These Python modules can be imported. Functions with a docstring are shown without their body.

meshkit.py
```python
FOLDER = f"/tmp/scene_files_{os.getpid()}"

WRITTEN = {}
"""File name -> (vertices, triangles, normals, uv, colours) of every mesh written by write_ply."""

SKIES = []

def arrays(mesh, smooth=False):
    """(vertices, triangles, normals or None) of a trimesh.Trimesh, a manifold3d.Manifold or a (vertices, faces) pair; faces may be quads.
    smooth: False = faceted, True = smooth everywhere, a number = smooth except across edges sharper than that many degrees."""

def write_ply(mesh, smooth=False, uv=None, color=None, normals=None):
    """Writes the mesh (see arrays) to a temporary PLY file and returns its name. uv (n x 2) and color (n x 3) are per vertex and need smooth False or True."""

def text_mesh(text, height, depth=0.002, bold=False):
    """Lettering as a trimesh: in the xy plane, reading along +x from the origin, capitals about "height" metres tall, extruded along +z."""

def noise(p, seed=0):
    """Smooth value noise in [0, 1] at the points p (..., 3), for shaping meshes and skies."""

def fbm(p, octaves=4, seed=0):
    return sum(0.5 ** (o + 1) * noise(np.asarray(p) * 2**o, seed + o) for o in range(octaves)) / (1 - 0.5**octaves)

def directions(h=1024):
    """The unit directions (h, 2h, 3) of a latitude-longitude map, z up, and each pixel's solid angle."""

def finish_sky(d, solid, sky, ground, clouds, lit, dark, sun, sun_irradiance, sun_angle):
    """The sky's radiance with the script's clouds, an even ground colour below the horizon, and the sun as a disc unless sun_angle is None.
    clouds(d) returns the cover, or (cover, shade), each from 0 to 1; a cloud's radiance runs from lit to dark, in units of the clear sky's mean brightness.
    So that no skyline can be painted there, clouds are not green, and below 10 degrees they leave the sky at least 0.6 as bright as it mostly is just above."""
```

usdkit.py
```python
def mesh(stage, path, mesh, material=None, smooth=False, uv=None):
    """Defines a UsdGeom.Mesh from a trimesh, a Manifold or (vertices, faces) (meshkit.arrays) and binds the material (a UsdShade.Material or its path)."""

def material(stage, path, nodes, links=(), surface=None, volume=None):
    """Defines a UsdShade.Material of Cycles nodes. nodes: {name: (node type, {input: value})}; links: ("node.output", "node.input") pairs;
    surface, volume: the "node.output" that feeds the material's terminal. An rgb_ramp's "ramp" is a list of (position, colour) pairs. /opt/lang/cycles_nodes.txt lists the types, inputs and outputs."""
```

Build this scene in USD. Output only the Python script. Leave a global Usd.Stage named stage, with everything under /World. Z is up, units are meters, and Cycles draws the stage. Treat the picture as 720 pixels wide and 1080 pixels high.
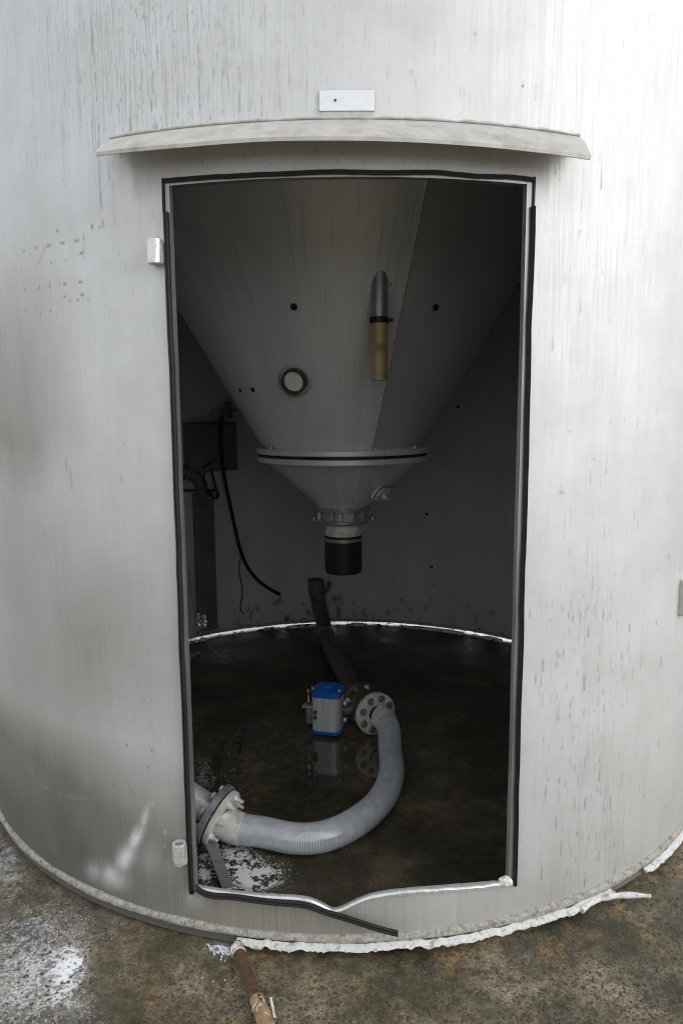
import math
import numpy as np
import trimesh
import manifold3d as m3
import usdkit
import meshkit
from pxr import Usd, UsdGeom, UsdLux, UsdShade, Gf, Sdf, Vt

stage = Usd.Stage.CreateInMemory()
UsdGeom.SetStageUpAxis(stage, 'Z')
UsdGeom.SetStageMetersPerUnit(stage, 1.0)
UsdGeom.Xform.Define(stage, '/World')
UsdGeom.Scope.Define(stage, '/World/Looks')
PI = math.pi
rng = np.random.default_rng(7)

# ------------------------------------------------------------------ camera
R = 1.45                      # radius of the silo shell
ZB = 0.03                     # height of the silo's foot above the ground
D, H, TH, F, YAW, ROLL = 3.163, 1.3658 + ZB, math.radians(7.897), 765.2, math.radians(-0.13), math.radians(0.429)
EYE = np.array([0, -D, H])


def ray(px, py):
    u, v = (px - 360) / F, (540 - py) / F
    c, s = math.cos(-ROLL), math.sin(-ROLL)
    u, v = c * u - s * v, s * u + c * v
    x, y, z = u, math.cos(TH) + v * math.sin(TH), -math.sin(TH) + v * math.cos(TH)
    c, s = math.cos(-YAW), math.sin(-YAW)
    return np.array([c * x - s * y, s * x + c * y, z])


fwd = ray(360, 540)
right, up = ray(360 + F, 540) - fwd, ray(360, 540 - F) - fwd
cam = UsdGeom.Camera.Define(stage, '/World/camera')
m = Gf.Matrix4d(*[float(t) for t in (*right, 0, *up, 0, *(-fwd), 0, *EYE, 1)])
cam.AddTransformOp().Set(m)
cam.CreateHorizontalApertureAttr(36.0)
cam.CreateVerticalApertureAttr(54.0)
cam.CreateFocalLengthAttr(F / 720 * 36)
cam.CreateExposureAttr(0.62)

# ------------------------------------------------------------------ sky and sun (overcast, brighter to the right of the viewer)
SUN_AZ, SUN_EL = math.radians(112), math.radians(25)      # azimuth from +y towards +x
sun_dir = np.array([math.sin(SUN_AZ) * math.cos(SUN_EL), math.cos(SUN_AZ) * math.cos(SUN_EL), math.sin(SUN_EL)])
sky_mat = usdkit.material(stage, '/World/Looks/overcast_sky', {
    'sky': ('sky_texture', {'sky_type': 'single_scattering', 'sun_disc': False, 'sun_elevation': SUN_EL, 'sun_rotation': SUN_AZ, 'aerosol_density': 3.0}),
    'grey': ('hsv', {'saturation': 0.22, 'value': 1.0}),
    'g': ('texture_coordinate', {}), 'n': ('noise_texture', {'scale': 2.2, 'detail': 5.0, 'roughness': 0.55}),
    'cl': ('rgb_ramp', {'ramp': [(0.3, (4.5, 4.75, 5.1)), (0.7, (6.2, 6.45, 6.75))]}),
    'cover': ('mix_color', {'fac': 0.83, 'use_clamp': False}),
    'bg': ('background_shader', {'strength': 0.12})},
    [('sky.color', 'grey.color'), ('g.generated', 'n.vector'), ('n.fac', 'cl.fac'), ('grey.color', 'cover.a'), ('cl.color', 'cover.b'), ('cover.result', 'bg.color')], surface='bg.background')
dome = UsdLux.DomeLight.Define(stage, '/World/sky')
UsdShade.MaterialBindingAPI.Apply(dome.GetPrim()).Bind(sky_mat)
dome.GetPrim().SetCustomDataByKey('kind', 'structure')
sun = UsdLux.DistantLight.Define(stage, '/World/sun')
sun.CreateIntensityAttr(0.22)
sun.CreateAngleAttr(60.0)
sun.CreateNormalizeAttr(True)
sun.CreateColorAttr(Gf.Vec3f(1.0, 0.98, 0.95))
zx = sun_dir
xx = np.cross([0, 0, 1], zx); xx /= np.linalg.norm(xx)
yx = np.cross(zx, xx)
sun.AddTransformOp().Set(Gf.Matrix4d(*[float(t) for t in (*xx, 0, *yx, 0, *zx, 0, 0, 0, 10, 1)]))


# ------------------------------------------------------------------ measuring the place: where lines of sight meet the floor, the shell, the hopper
def floor_at(px, py, z=0.0):
    r = ray(px, py)
    return EYE + r * (z - H) / r[2]


def depth_at(px, py, y=0.0):
    r = ray(px, py)
    return EYE + r * (y + D) / r[1]


def wall_point(px, py, rad=R, far=False):
    r = ray(px, py)
    a, b, c = r[0]**2 + r[1]**2, EYE[1] * r[1], EYE[1]**2 - rad * rad
    d = math.sqrt(max(b * b - a * c, 0))
    return EYE + r * (-b + (d if far else -d)) / a


def wall_at(px, py, rad=R, far=False):        # -> (angle in radians, 0 facing the viewer; height)
    p = wall_point(px, py, rad, far)
    return math.atan2(p[0], -p[1]), p[2]


def cyl(phi, z, rad=R):
    phi, z, rad = np.broadcast_arrays(phi, z, rad)
    return np.stack([rad * np.sin(phi), -rad * np.cos(phi), z], -1)


# ------------------------------------------------------------------ writing objects
taken, base_of = set(), {}


def numbered(parent, name):
    path, n = f'{parent}/{name}', 0
    while path in taken:
        n += 1
        path = f'{parent}/{name}_{n:03d}'
    taken.add(path)
    return path


def tag(prim, label=None, cat=None, group=None, kind=None):
    for k, v in (('label', label), ('category', cat), ('group', group), ('kind', kind)):
        if v:
            prim.SetCustomDataByKey(k, v)
    return prim


def thing(name, label, cat, loc=(0, 0, 0), group=None):
    path = numbered('/World', name)
    x = UsdGeom.Xform.Define(stage, path)
    x.AddTranslateOp().Set(Gf.Vec3d(*[float(t) for t in loc]))
    base_of[path] = np.array(loc, float)
    return tag(x.GetPrim(), label, cat, group)


def obj(name, mesh, mat, parent=None, smooth=30, prim=None, **tags):
    top = '/World' if parent is None else str(parent.GetPath())
    path = numbered(top, name)
    v, f, n = meshkit.arrays(mesh, smooth)
    root = '/'.join(path.split('/')[:3])
    v = v - base_of.get(root, np.zeros(3))
    msh = UsdGeom.Mesh.Define(stage, path)
    msh.CreatePointsAttr(Vt.Vec3fArray.FromNumpy(v.astype(np.float32)))
    msh.CreateFaceVertexCountsAttr(Vt.IntArray.FromNumpy(np.full(len(f), 3, np.int32)))
    msh.CreateFaceVertexIndicesAttr(Vt.IntArray.FromNumpy(f.astype(np.int32).ravel()))
    msh.CreateSubdivisionSchemeAttr('none')
    if n is not None:
        msh.CreateNormalsAttr(Vt.Vec3fArray.FromNumpy(n.astype(np.float32)))
        msh.SetNormalsInterpolation('vertex')
    for k, a in (prim or {}).items():
        UsdGeom.PrimvarsAPI(msh).CreatePrimvar(k, Sdf.ValueTypeNames.FloatArray, 'vertex').Set(Vt.FloatArray.FromNumpy(np.asarray(a, np.float32)))
    UsdShade.MaterialBindingAPI.Apply(msh.GetPrim()).Bind(UsdShade.Material.Get(stage, f'/World/Looks/{mat}'))
    return tag(msh.GetPrim(), **tags)


# ------------------------------------------------------------------ mesh helpers
def tm(v, f):
    v, f = np.asarray(v, float), np.asarray(f, int)
    if f.shape[1] == 4:
        f = np.vstack([f[:, [0, 1, 2]], f[:, [0, 2, 3]]])
    return trimesh.Trimesh(v, f, process=False)


def cat(ms):
    return trimesh.util.concatenate(list(ms))


def grid(P):                                  # (n, m, 3) -> faces of a sheet
    n, k = P.shape[:2]
    i, j = np.meshgrid(np.arange(n - 1), np.arange(k - 1), indexing='ij')
    a = i * k + j
    return np.stack([a, a + 1, a + k + 1, a + k], -1).reshape(-1, 4)


def smooth_path(pts, n):
    from scipy.interpolate import CubicSpline
    p = np.asarray(pts, float)
    t = np.concatenate([[0], np.cumsum(np.linalg.norm(np.diff(p, axis=0), axis=1))])
    cs = CubicSpline(t, p)
    q = cs(np.linspace(0, t[-1], 8 * n))
    s = np.concatenate([[0], np.cumsum(np.linalg.norm(np.diff(q, axis=0), axis=1))])
    u = np.linspace(0, s[-1], n)
    return np.stack([np.interp(u, s, q[:, k]) for k in range(3)], 1), s[-1]


def frames(p):
    t = np.gradient(p, axis=0)
    t /= np.linalg.norm(t, axis=1, keepdims=True)
    a = np.zeros_like(t)
    r = np.array([0, 0, 1.0]) if abs(t[0, 2]) < 0.9 else np.array([1.0, 0, 0])
    for i in range(len(p)):
        r = r - t[i] * (r @ t[i])
        r /= np.linalg.norm(r)
        a[i] = r
    return t, a, np.cross(t, a)


def tube(p, rad, sides=16, caps=True):
    p = np.asarray(p, float)
    t, a, b = frames(p)
    rad = np.broadcast_to(rad, (len(p),))
    ang = np.arange(sides) * 2 * PI / sides
    P = p[:, None] + rad[:, None, None] * (np.cos(ang)[None, :, None] * a[:, None] + np.sin(ang)[None, :, None] * b[:, None])
    i, j = np.meshgrid(np.arange(len(p) - 1), np.arange(sides), indexing='ij')
    q = np.stack([i * sides + j, i * sides + (j + 1) % sides, (i + 1) * sides + (j + 1) % sides, (i + 1) * sides + j], -1).reshape(-1, 4)
    v = P.reshape(-1, 3)
    f = np.vstack([q[:, [0, 1, 2]], q[:, [0, 2, 3]]])
    if caps:
        v = np.vstack([v, p[0], p[-1]])
        k, e = len(v) - 2, (len(p) - 1) * sides
        j = np.arange(sides)
        f = np.vstack([f, np.stack([np.full(sides, k), (j + 1) % sides, j], 1), np.stack([np.full(sides, k + 1), e + j, e + (j + 1) % sides], 1)])
    return tm(v, f)


def sweep(paths):                             # list of equal-length polylines forming a closed section swept along them, capped
    P = np.stack(paths, 1)
    n, k = P.shape[:2]
    i, j = np.meshgrid(np.arange(n - 1), np.arange(k), indexing='ij')
    q = np.stack([i * k + j, i * k + (j + 1) % k, (i + 1) * k + (j + 1) % k, (i + 1) * k + j], -1).reshape(-1, 4)
    f = np.vstack([q[:, [0, 1, 2]], q[:, [0, 2, 3]]])
    cap = [[0, j + 1, j] for j in range(1, k - 1)] + [[(n - 1) * k, (n - 1) * k + j, (n - 1) * k + j + 1] for j in range(1, k - 1)]
    mm = tm(P.reshape(-1, 3), np.vstack([f, cap]))
    mm.fix_normals()
    return mm


def revolve(profile, seg=64):
    pr = np.asarray(profile, float)
    a = np.linspace(0, 2 * PI, seg, endpoint=False)
    k = len(pr)
    P = np.stack([pr[None, :, 0] * np.cos(a)[:, None], pr[None, :, 0] * np.sin(a)[:, None], np.broadcast_to(pr[:, 1], (seg, k))], -1)
    i, j = np.meshgrid(np.arange(seg), np.arange(k - 1), indexing='ij')
    q = np.stack([i * k + j, ((i + 1) % seg) * k + j, ((i + 1) % seg) * k + j + 1, i * k + j + 1], -1).reshape(-1, 4)
    return tm(P.reshape(-1, 3), q)


def closed_ring(profile, seg=64):
    return revolve(list(profile) + [profile[0]], seg)


def cbox(sx, sy, sz, bev=0.004):
    pts = []
    for x in (-1, 1):
        for y in (-1, 1):
            for z in (-1, 1):
                for k in range(3):
                    h = np.array([sx, sy, sz]) / 2 - bev
                    h[k] += bev
                    pts.append(h * (x, y, z))
    mm = trimesh.convex.convex_hull(np.array(pts))
    return mm


def axis_frame(d, roll=0.0):                  # 4 x 4 whose z axis is d
    d = np.asarray(d, float) / np.linalg.norm(d)
    a = np.cross([0, 0, 1.0], d) if abs(d[2]) < 0.99 else np.array([1.0, 0, 0])
    a /= np.linalg.norm(a)
    b = np.cross(d, a)
    c, s = math.cos(roll), math.sin(roll)
    M = np.eye(4)
    M[:3, 0], M[:3, 1], M[:3, 2] = c * a + s * b, -s * a + c * b, d
    return M


def put(mesh, loc=(0, 0, 0), M=None):
    mesh = mesh.copy()
    if M is not None:
        mesh.apply_transform(M)
    mesh.apply_translation(loc)
    return mesh


def rotz(a):
    return trimesh.transformations.rotation_matrix(a, [0, 0, 1])


def of(man):
    v, f, _ = meshkit.arrays(man)
    return trimesh.Trimesh(v, f, process=False)


def hexnut(r, h, seg=6, bev=0.15):
    return revolve([(0, 0), (r, 0), (r, h * (1 - bev)), (r * 0.86, h), (0, h)], seg)


# ------------------------------------------------------------------ materials
def simple(name, col, rough=0.5, metal=0.0, bump=0.0, scale=60.0, var=0.25, stretch=(1, 1, 1), coat=0.0, dirt_shade=None, dirt_scale=12.0, dirt_at=(0.55, 0.7), spec=0.5, drips=(1, 1, 1), polar=False):
    c = np.array(col)
    nodes = {
        'g': ('geometry', {}), 'mp': ('mapping', {'scale': stretch}),
        'n': ('noise_texture', {'scale': scale, 'detail': 5.0, 'roughness': 0.6}),
        'r': ('rgb_ramp', {'ramp': [(0.3, tuple(c * (1 - var))), (0.7, tuple(np.minimum(c * (1 + var), 1)))]}),
        'rr': ('map_range', {'from_min': 0.3, 'from_max': 0.7, 'to_min': max(rough - 0.1, 0.02), 'to_max': min(rough + 0.1, 1), 'clamp': True}),
        'p': ('principled_bsdf', {'metallic': metal, 'coat_weight': coat, 'specular_ior_level': spec})}
    src = 'g.position'
    links = []
    if polar:                                  # angle round the silo's axis and height
        nodes.update({'xyz': ('separate_xyz', {}), 'at': ('math', {'math_type': 'arctan2'}), 'pol': ('combine_xyz', {})})
        links = [('g.position', 'xyz.vector'), ('xyz.x', 'at.value1'), ('xyz.y', 'at.value2'), ('at.value', 'pol.x'), ('xyz.z', 'pol.z')]
        src = 'pol.vector'
    links += [(src, 'mp.vector'), ('mp.vector', 'n.vector'), ('n.fac', 'r.fac'), ('n.fac', 'rr.value'), ('rr.result', 'p.roughness')]
    last = 'r.color'
    if dirt_shade is not None:
        nodes['dmp'] = ('mapping', {'scale': drips})
        nodes['dn'] = ('noise_texture', {'scale': dirt_scale, 'detail': 6.0, 'roughness': 0.65})
        nodes['dr'] = ('map_range', {'from_min': dirt_at[0], 'from_max': dirt_at[1], 'clamp': True})
        nodes['dm'] = ('mix_color', {'b': dirt_shade})
        links += [(src, 'dmp.vector'), ('dmp.vector', 'dn.vector'), ('dn.fac', 'dr.value'), ('dr.result', 'dm.fac'), (last, 'dm.a')]
        last = 'dm.result'
        if metal:
            nodes['mi'] = ('map_range', {'from_min': 0.0, 'from_max': 1.0, 'to_min': metal, 'to_max': 0.1})
            links += [('dr.result', 'mi.value'), ('mi.result', 'p.metallic')]
    links.append((last, 'p.base_color'))
    if bump:
        nodes['b'] = ('bump', {'strength': 0.6, 'distance': bump})
        links += [('n.fac', 'b.height'), ('b.normal', 'p.normal')]
    return usdkit.material(stage, f'/World/Looks/{name}', nodes, links, surface='p.BSDF')


# the shell: dull brushed steel with a chalky film, dark runs of dirt, brown film, painted dark reflections, white powder
usdkit.material(stage, '/World/Looks/shell_steel', {
    'g': ('geometry', {}),
    'm1': ('mapping', {'scale': (38, 38, 0.9)}), 'n1': ('noise_texture', {'scale': 1.0, 'detail': 3.0, 'roughness': 0.55}),
    'm2': ('mapping', {'scale': (260, 260, 3.6)}), 'n2': ('noise_texture', {'scale': 1.0, 'detail': 3.0, 'roughness': 0.6}),
    'm3': ('mapping', {'scale': (170, 170, 34)}), 'n3': ('noise_texture', {'scale': 1.0, 'detail': 3.0, 'roughness': 0.6}),
    'n4': ('noise_texture', {'scale': 5.5, 'detail': 9.0, 'roughness': 0.68}),
    'm5': ('mapping', {'scale': (240, 240, 5)}), 'n5': ('noise_texture', {'scale': 1.0, 'detail': 2.0, 'roughness': 0.5}),
    'n6': ('noise_texture', {'scale': 420.0, 'detail': 3.0, 'roughness': 0.7}),
    'dirt_shade': ('attribute', {'attribute': 'dirt_shade'}), 'film': ('attribute', {'attribute': 'film'}), 'powder': ('attribute', {'attribute': 'powder'}), 'runs': ('attribute', {'attribute': 'runs'}),
    # clean metal colour, mottled
    'c0': ('rgb_ramp', {'ramp': [(0.30, (0.60, 0.60, 0.595)), (0.5, (0.65, 0.655, 0.655)), (0.70, (0.695, 0.70, 0.705))]}),
    # vertical tone streaks
    's1': ('map_range', {'from_min': 0.35, 'from_max': 0.75, 'to_min': 0.0, 'to_max': 0.10, 'clamp': True}),
    'c1': ('mix_color', {'b': (0.40, 0.39, 0.37)}),
    # warm film and painted shade
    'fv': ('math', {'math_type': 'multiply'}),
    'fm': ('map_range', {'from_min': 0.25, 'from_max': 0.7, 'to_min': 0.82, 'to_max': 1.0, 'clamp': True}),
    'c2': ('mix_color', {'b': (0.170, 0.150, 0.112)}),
    # dark specks and runs where 'runs' asks for them
    'sp': ('map_range', {'from_min': 0.60, 'from_max': 0.68, 'clamp': True}),
    'rn': ('map_range', {'from_min': 0.56, 'from_max': 0.68, 'clamp': True}),
    'rs': ('math', {'math_type': 'maximum'}),
    'rm': ('math', {'math_type': 'multiply'}),
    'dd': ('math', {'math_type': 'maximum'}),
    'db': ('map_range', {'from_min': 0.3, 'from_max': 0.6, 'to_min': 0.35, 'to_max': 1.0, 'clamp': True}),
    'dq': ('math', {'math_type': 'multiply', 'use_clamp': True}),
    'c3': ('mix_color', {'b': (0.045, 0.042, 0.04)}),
    'pb': ('map_range', {'from_min': 0.38, 'from_max': 0.62, 'to_min': 0.2, 'to_max': 1.3, 'clamp': False}),
    'pq': ('math', {'math_type': 'multiply', 'use_clamp': True}),
    'c4': ('mix_color', {'b': (0.8, 0.8, 0.8)}),
    'mx': ('math', {'math_type': 'maximum', 'use_clamp': True}),
    'mx2': ('math', {'math_type': 'maximum', 'use_clamp': True}),
    'met': ('map_range', {'from_min': 0.0, 'from_max': 1.0, 'to_min': 0.48, 'to_max': 0.0, 'clamp': True}),
    'ro': ('map_range', {'from_min': 0.3, 'from_max': 0.7, 'to_min': 0.50, 'to_max': 0.62, 'clamp': True}),
    'bm': ('bump', {'strength': 0.18, 'distance': 0.0006}),
    'bw': ('noise_texture', {'scale': 3.5, 'detail': 1.0}), 'bm2': ('bump', {'strength': 0.25, 'distance': 0.03}),
    'p': ('principled_bsdf', {'anisotropic': 0.0})},
    [('g.position', f'{k}.vector') for k in ('m1', 'm2', 'm3', 'n4', 'm5', 'n6', 'bw')]
    + [(f'm{k}.vector', f'n{k}.vector') for k in (1, 2, 3, 5)]
    + [('n4.fac', 'c0.fac'), ('n1.fac', 's1.value'), ('s1.result', 'c1.fac'), ('c0.color', 'c1.a'),
       ('n2.fac', 'fm.value'), ('film.fac', 'fv.value1'), ('fm.result', 'fv.value2'), ('fv.value', 'c2.fac'), ('c1.result', 'c2.a'),
       ('n3.fac', 'sp.value'), ('n2.fac', 'rn.value'), ('sp.result', 'rs.value1'), ('rn.result', 'rs.value2'), ('rs.value', 'rm.value1'), ('runs.fac', 'rm.value2'),
       ('n6.fac', 'db.value'), ('dirt_shade.fac', 'dq.value1'), ('db.result', 'dq.value2'), ('dq.value', 'dd.value1'), ('rm.value', 'dd.value2'), ('dd.value', 'c3.fac'), ('c2.result', 'c3.a'),
       ('n6.fac', 'pb.value'), ('powder.fac', 'pq.value1'), ('pb.result', 'pq.value2'), ('pq.value', 'c4.fac'), ('c3.result', 'c4.a'),
       ('dd.value', 'mx.value1'), ('pq.value', 'mx.value2'), ('mx.value', 'mx2.value1'), ('fv.value', 'mx2.value2'), ('mx2.value', 'met.value'), ('met.result', 'p.metallic'),
       ('n5.fac', 'ro.value'), ('ro.result', 'p.roughness'), ('c4.result', 'p.base_color'),
       ('bw.fac', 'bm2.height'), ('n5.fac', 'bm.height'), ('bm2.normal', 'bm.normal'), ('bm.normal', 'p.normal')], surface='p.BSDF')

# inside of the skirt: dull galvanised sheet, black rust blotches near the foot
usdkit.material(stage, '/World/Looks/inner_steel', {
    'g': ('geometry', {}), 'xyz': ('separate_xyz', {}),
    'n': ('noise_texture', {'scale': 3.0, 'detail': 6.0, 'roughness': 0.6}),
    'c': ('rgb_ramp', {'ramp': [(0.3, (0.47, 0.475, 0.475)), (0.7, (0.57, 0.575, 0.575))]}),
    'mp': ('mapping', {'scale': (14, 14, 9)}), 'n2': ('noise_texture', {'scale': 1.0, 'detail': 5.0, 'roughness': 0.65}),
    'zl': ('map_range', {'from_min': 0.05, 'from_max': 0.45, 'to_min': 0.15, 'to_max': -0.06, 'clamp': True}),
    'a': ('math', {'math_type': 'add'}), 't': ('map_range', {'from_min': 0.66, 'from_max': 0.80, 'to_min': 0.0, 'to_max': 0.9, 'clamp': True}),
    'mx': ('mix_color', {'b': (0.02, 0.018, 0.016)}),
    'm3': ('mapping', {'scale': (40, 40, 1.2)}), 'n3': ('noise_texture', {'scale': 1.0, 'detail': 3.0}), 't3': ('map_range', {'from_min': 0.5, 'from_max': 0.8, 'to_min': 0, 'to_max': 0.16, 'clamp': True}),
    'm4': ('mix_color', {'b': (0.12, 0.11, 0.10)}),
    'p': ('principled_bsdf', {'metallic': 0.25, 'roughness': 0.55})},
    [('g.position', f'{k}.vector') for k in ('n', 'mp', 'xyz', 'm3')] + [('mp.vector', 'n2.vector'), ('m3.vector', 'n3.vector'), ('n.fac', 'c.fac'), ('xyz.z', 'zl.value'), ('n2.fac', 'a.value1'), ('zl.result', 'a.value2'),
     ('a.value', 't.value'), ('n3.fac', 't3.value'), ('t3.result', 'm4.fac'), ('c.color', 'm4.a'), ('m4.result', 'mx.a'), ('t.result', 'mx.fac'), ('mx.result', 'p.base_color')], surface='p.BSDF')

# hopper: stainless sheet with faint vertical runs
simple('hopper_steel', (0.62, 0.625, 0.625), 0.46, 0.35, scale=1.0, stretch=(7, 1, 2.2), var=0.07, dirt_shade=(0.26, 0.25, 0.22), dirt_scale=1.0, dirt_at=(0.52, 0.85), drips=(95, 1, 2.4), polar=True)
simple('hopper_steel_dark', (0.43, 0.435, 0.435), 0.5, 0.5, scale=1.0, stretch=(6, 1, 2.2), var=0.07, dirt_shade=(0.25, 0.25, 0.24), dirt_scale=1.0, dirt_at=(0.56, 0.9), drips=(85, 1, 2.4), polar=True)
simple('bright_steel', (0.68, 0.68, 0.67), 0.35, 0.7, scale=90, var=0.1, dirt_shade=(0.4, 0.38, 0.35), dirt_scale=70, dirt_at=(0.56, 0.75))
simple('frame_steel', (0.30, 0.30, 0.295), 0.38, 0.7, scale=1.0, stretch=(60, 60, 3), var=0.25)
simple('zinc_bolt', (0.80, 0.79, 0.77), 0.35, 0.55, scale=60, var=0.06)
simple('dull_bolt', (0.30, 0.28, 0.26), 0.45, 0.7, scale=120, var=0.2)
simple('weld_bead', (0.55, 0.54, 0.52), 0.4, 0.7, scale=150, var=0.3, bump=0.002)
simple('grey_flange', (0.30, 0.31, 0.32), 0.42, 0.6, scale=60, var=0.2)
simple('dark_valve', (0.15, 0.13, 0.10), 0.45, 0.6, scale=30, var=0.4, dirt_shade=(0.2, 0.15, 0.09), dirt_scale=14)
simple('cream_plastic', (0.66, 0.65, 0.60), 0.5, 0.0, scale=40, var=0.1, dirt_shade=(0.33, 0.29, 0.22), dirt_scale=25, dirt_at=(0.5, 0.75))
simple('dark_rim', (0.06, 0.06, 0.058), 0.35, 0.5, scale=80, var=0.3)
simple('black_rubber', (0.014, 0.014, 0.015), 0.5, 0.0, scale=80, var=0.5, bump=0.001, spec=0.3)
simple('black_hose', (0.085, 0.08, 0.07), 0.55, 0.0, scale=25, var=0.35, dirt_shade=(0.16, 0.15, 0.13), dirt_scale=20)
simple('canopy_sheet', (0.52, 0.505, 0.47), 0.55, 0.25, scale=35, var=0.12, bump=0.001, dirt_shade=(0.33, 0.31, 0.27), dirt_scale=16, dirt_at=(0.5, 0.75))
simple('dirty_sealant', (0.36, 0.345, 0.30), 0.8, 0.0, scale=130, var=0.35, bump=0.004, dirt_shade=(0.11, 0.10, 0.068), dirt_scale=55, dirt_at=(0.48, 0.72))
simple('white_sealant', (0.64, 0.64, 0.62), 0.65, 0.0, scale=120, var=0.14, bump=0.003, dirt_shade=(0.22, 0.205, 0.17), dirt_scale=48, dirt_at=(0.52, 0.72))
simple('rim_sealant', (0.78, 0.75, 0.68), 0.75, 0.0, scale=45, var=0.25, bump=0.006, dirt_shade=(0.06, 0.05, 0.04), dirt_scale=16, dirt_at=(0.52, 0.62))
simple('white_plate', (0.80, 0.81, 0.83), 0.45, 0.1, scale=60, var=0.05, dirt_shade=(0.5, 0.5, 0.5), dirt_scale=40, dirt_at=(0.62, 0.8))
simple('box_plastic', (0.11, 0.11, 0.098), 0.6, 0.0, scale=15, var=0.15)
simple('duct_steel', (0.12, 0.125, 0.125), 0.6, 0.2, scale=9, var=0.3)
simple('blue_paint', (0.012, 0.13, 0.50), 0.35, 0.0, scale=50, var=0.12, coat=0.3)
simple('actuator_alloy', (0.72, 0.72, 0.70), 0.42, 0.45, scale=1.0, stretch=(90, 90, 4), var=0.1)
simple('red_plastic', (0.16, 0.025, 0.02), 0.5, scale=60)
simple('amber_tube', (0.34, 0.25, 0.12), 0.4, 0.0, scale=1.0, stretch=(50, 50, 5), var=0.25, dirt_shade=(0.18, 0.12, 0.05), dirt_scale=18)
simple('rust', (0.085, 0.042, 0.025), 0.7, 0.1, scale=50, var=0.4, bump=0.004, dirt_shade=(0.17, 0.10, 0.05), dirt_scale=22, dirt_at=(0.58, 0.72))
simple('flaking_rust', (0.30, 0.19, 0.10), 0.8, 0.0, scale=60, var=0.35, bump=0.008, dirt_shade=(0.6, 0.55, 0.5), dirt_scale=45, dirt_at=(0.52, 0.6))
simple('white_powder', (0.82, 0.83, 0.85), 0.8, 0.0, scale=200, var=0.05)
simple('sight_disc', (0.72, 0.71, 0.66), 0.4, 0.1, scale=90, var=0.15)
simple('foil', (0.7, 0.68, 0.62), 0.25, 0.9, scale=60, var=0.2)
usdkit.material(stage, '/World/Looks/stone', {
    'g': ('geometry', {}), 'c': ('rgb_ramp', {'ramp': [(0.0, (0.06, 0.052, 0.035)), (0.3, (0.16, 0.14, 0.09)), (0.6, (0.30, 0.23, 0.12)), (0.85, (0.36, 0.33, 0.26)), (1.0, (0.60, 0.58, 0.53))]}),
    'p': ('principled_bsdf', {'roughness': 0.7})}, [('g.random_per_island', 'c.fac'), ('c.color', 'p.base_color')], surface='p.BSDF')
simple('wire_grey', (0.25, 0.25, 0.24), 0.5, scale=60)

# hose: grey spiral hose, pale helix over darker wall
usdkit.material(stage, '/World/Looks/spiral_hose', {
    'a': ('attribute', {'attribute': 'rib'}), 'g': ('geometry', {}), 'n': ('noise_texture', {'scale': 30.0, 'detail': 4.0}),
    'c': ('rgb_ramp', {'ramp': [(0.0, (0.24, 0.26, 0.27)), (0.3, (0.52, 0.55, 0.57)), (1.0, (0.66, 0.69, 0.71))]}),
    'v': ('map_range', {'from_min': 0.3, 'from_max': 0.7, 'to_min': 0.8, 'to_max': 1.1, 'clamp': True}),
    'h': ('hsv', {}), 'p': ('principled_bsdf', {'roughness': 0.18, 'coat_weight': 1.0, 'coat_roughness': 0.12, 'specular_ior_level': 0.8})},
    [('a.fac', 'c.fac'), ('g.position', 'n.vector'), ('n.fac', 'v.value'), ('c.color', 'h.color'), ('v.result', 'h.value'), ('h.color', 'p.base_color')], surface='p.BSDF')


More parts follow.
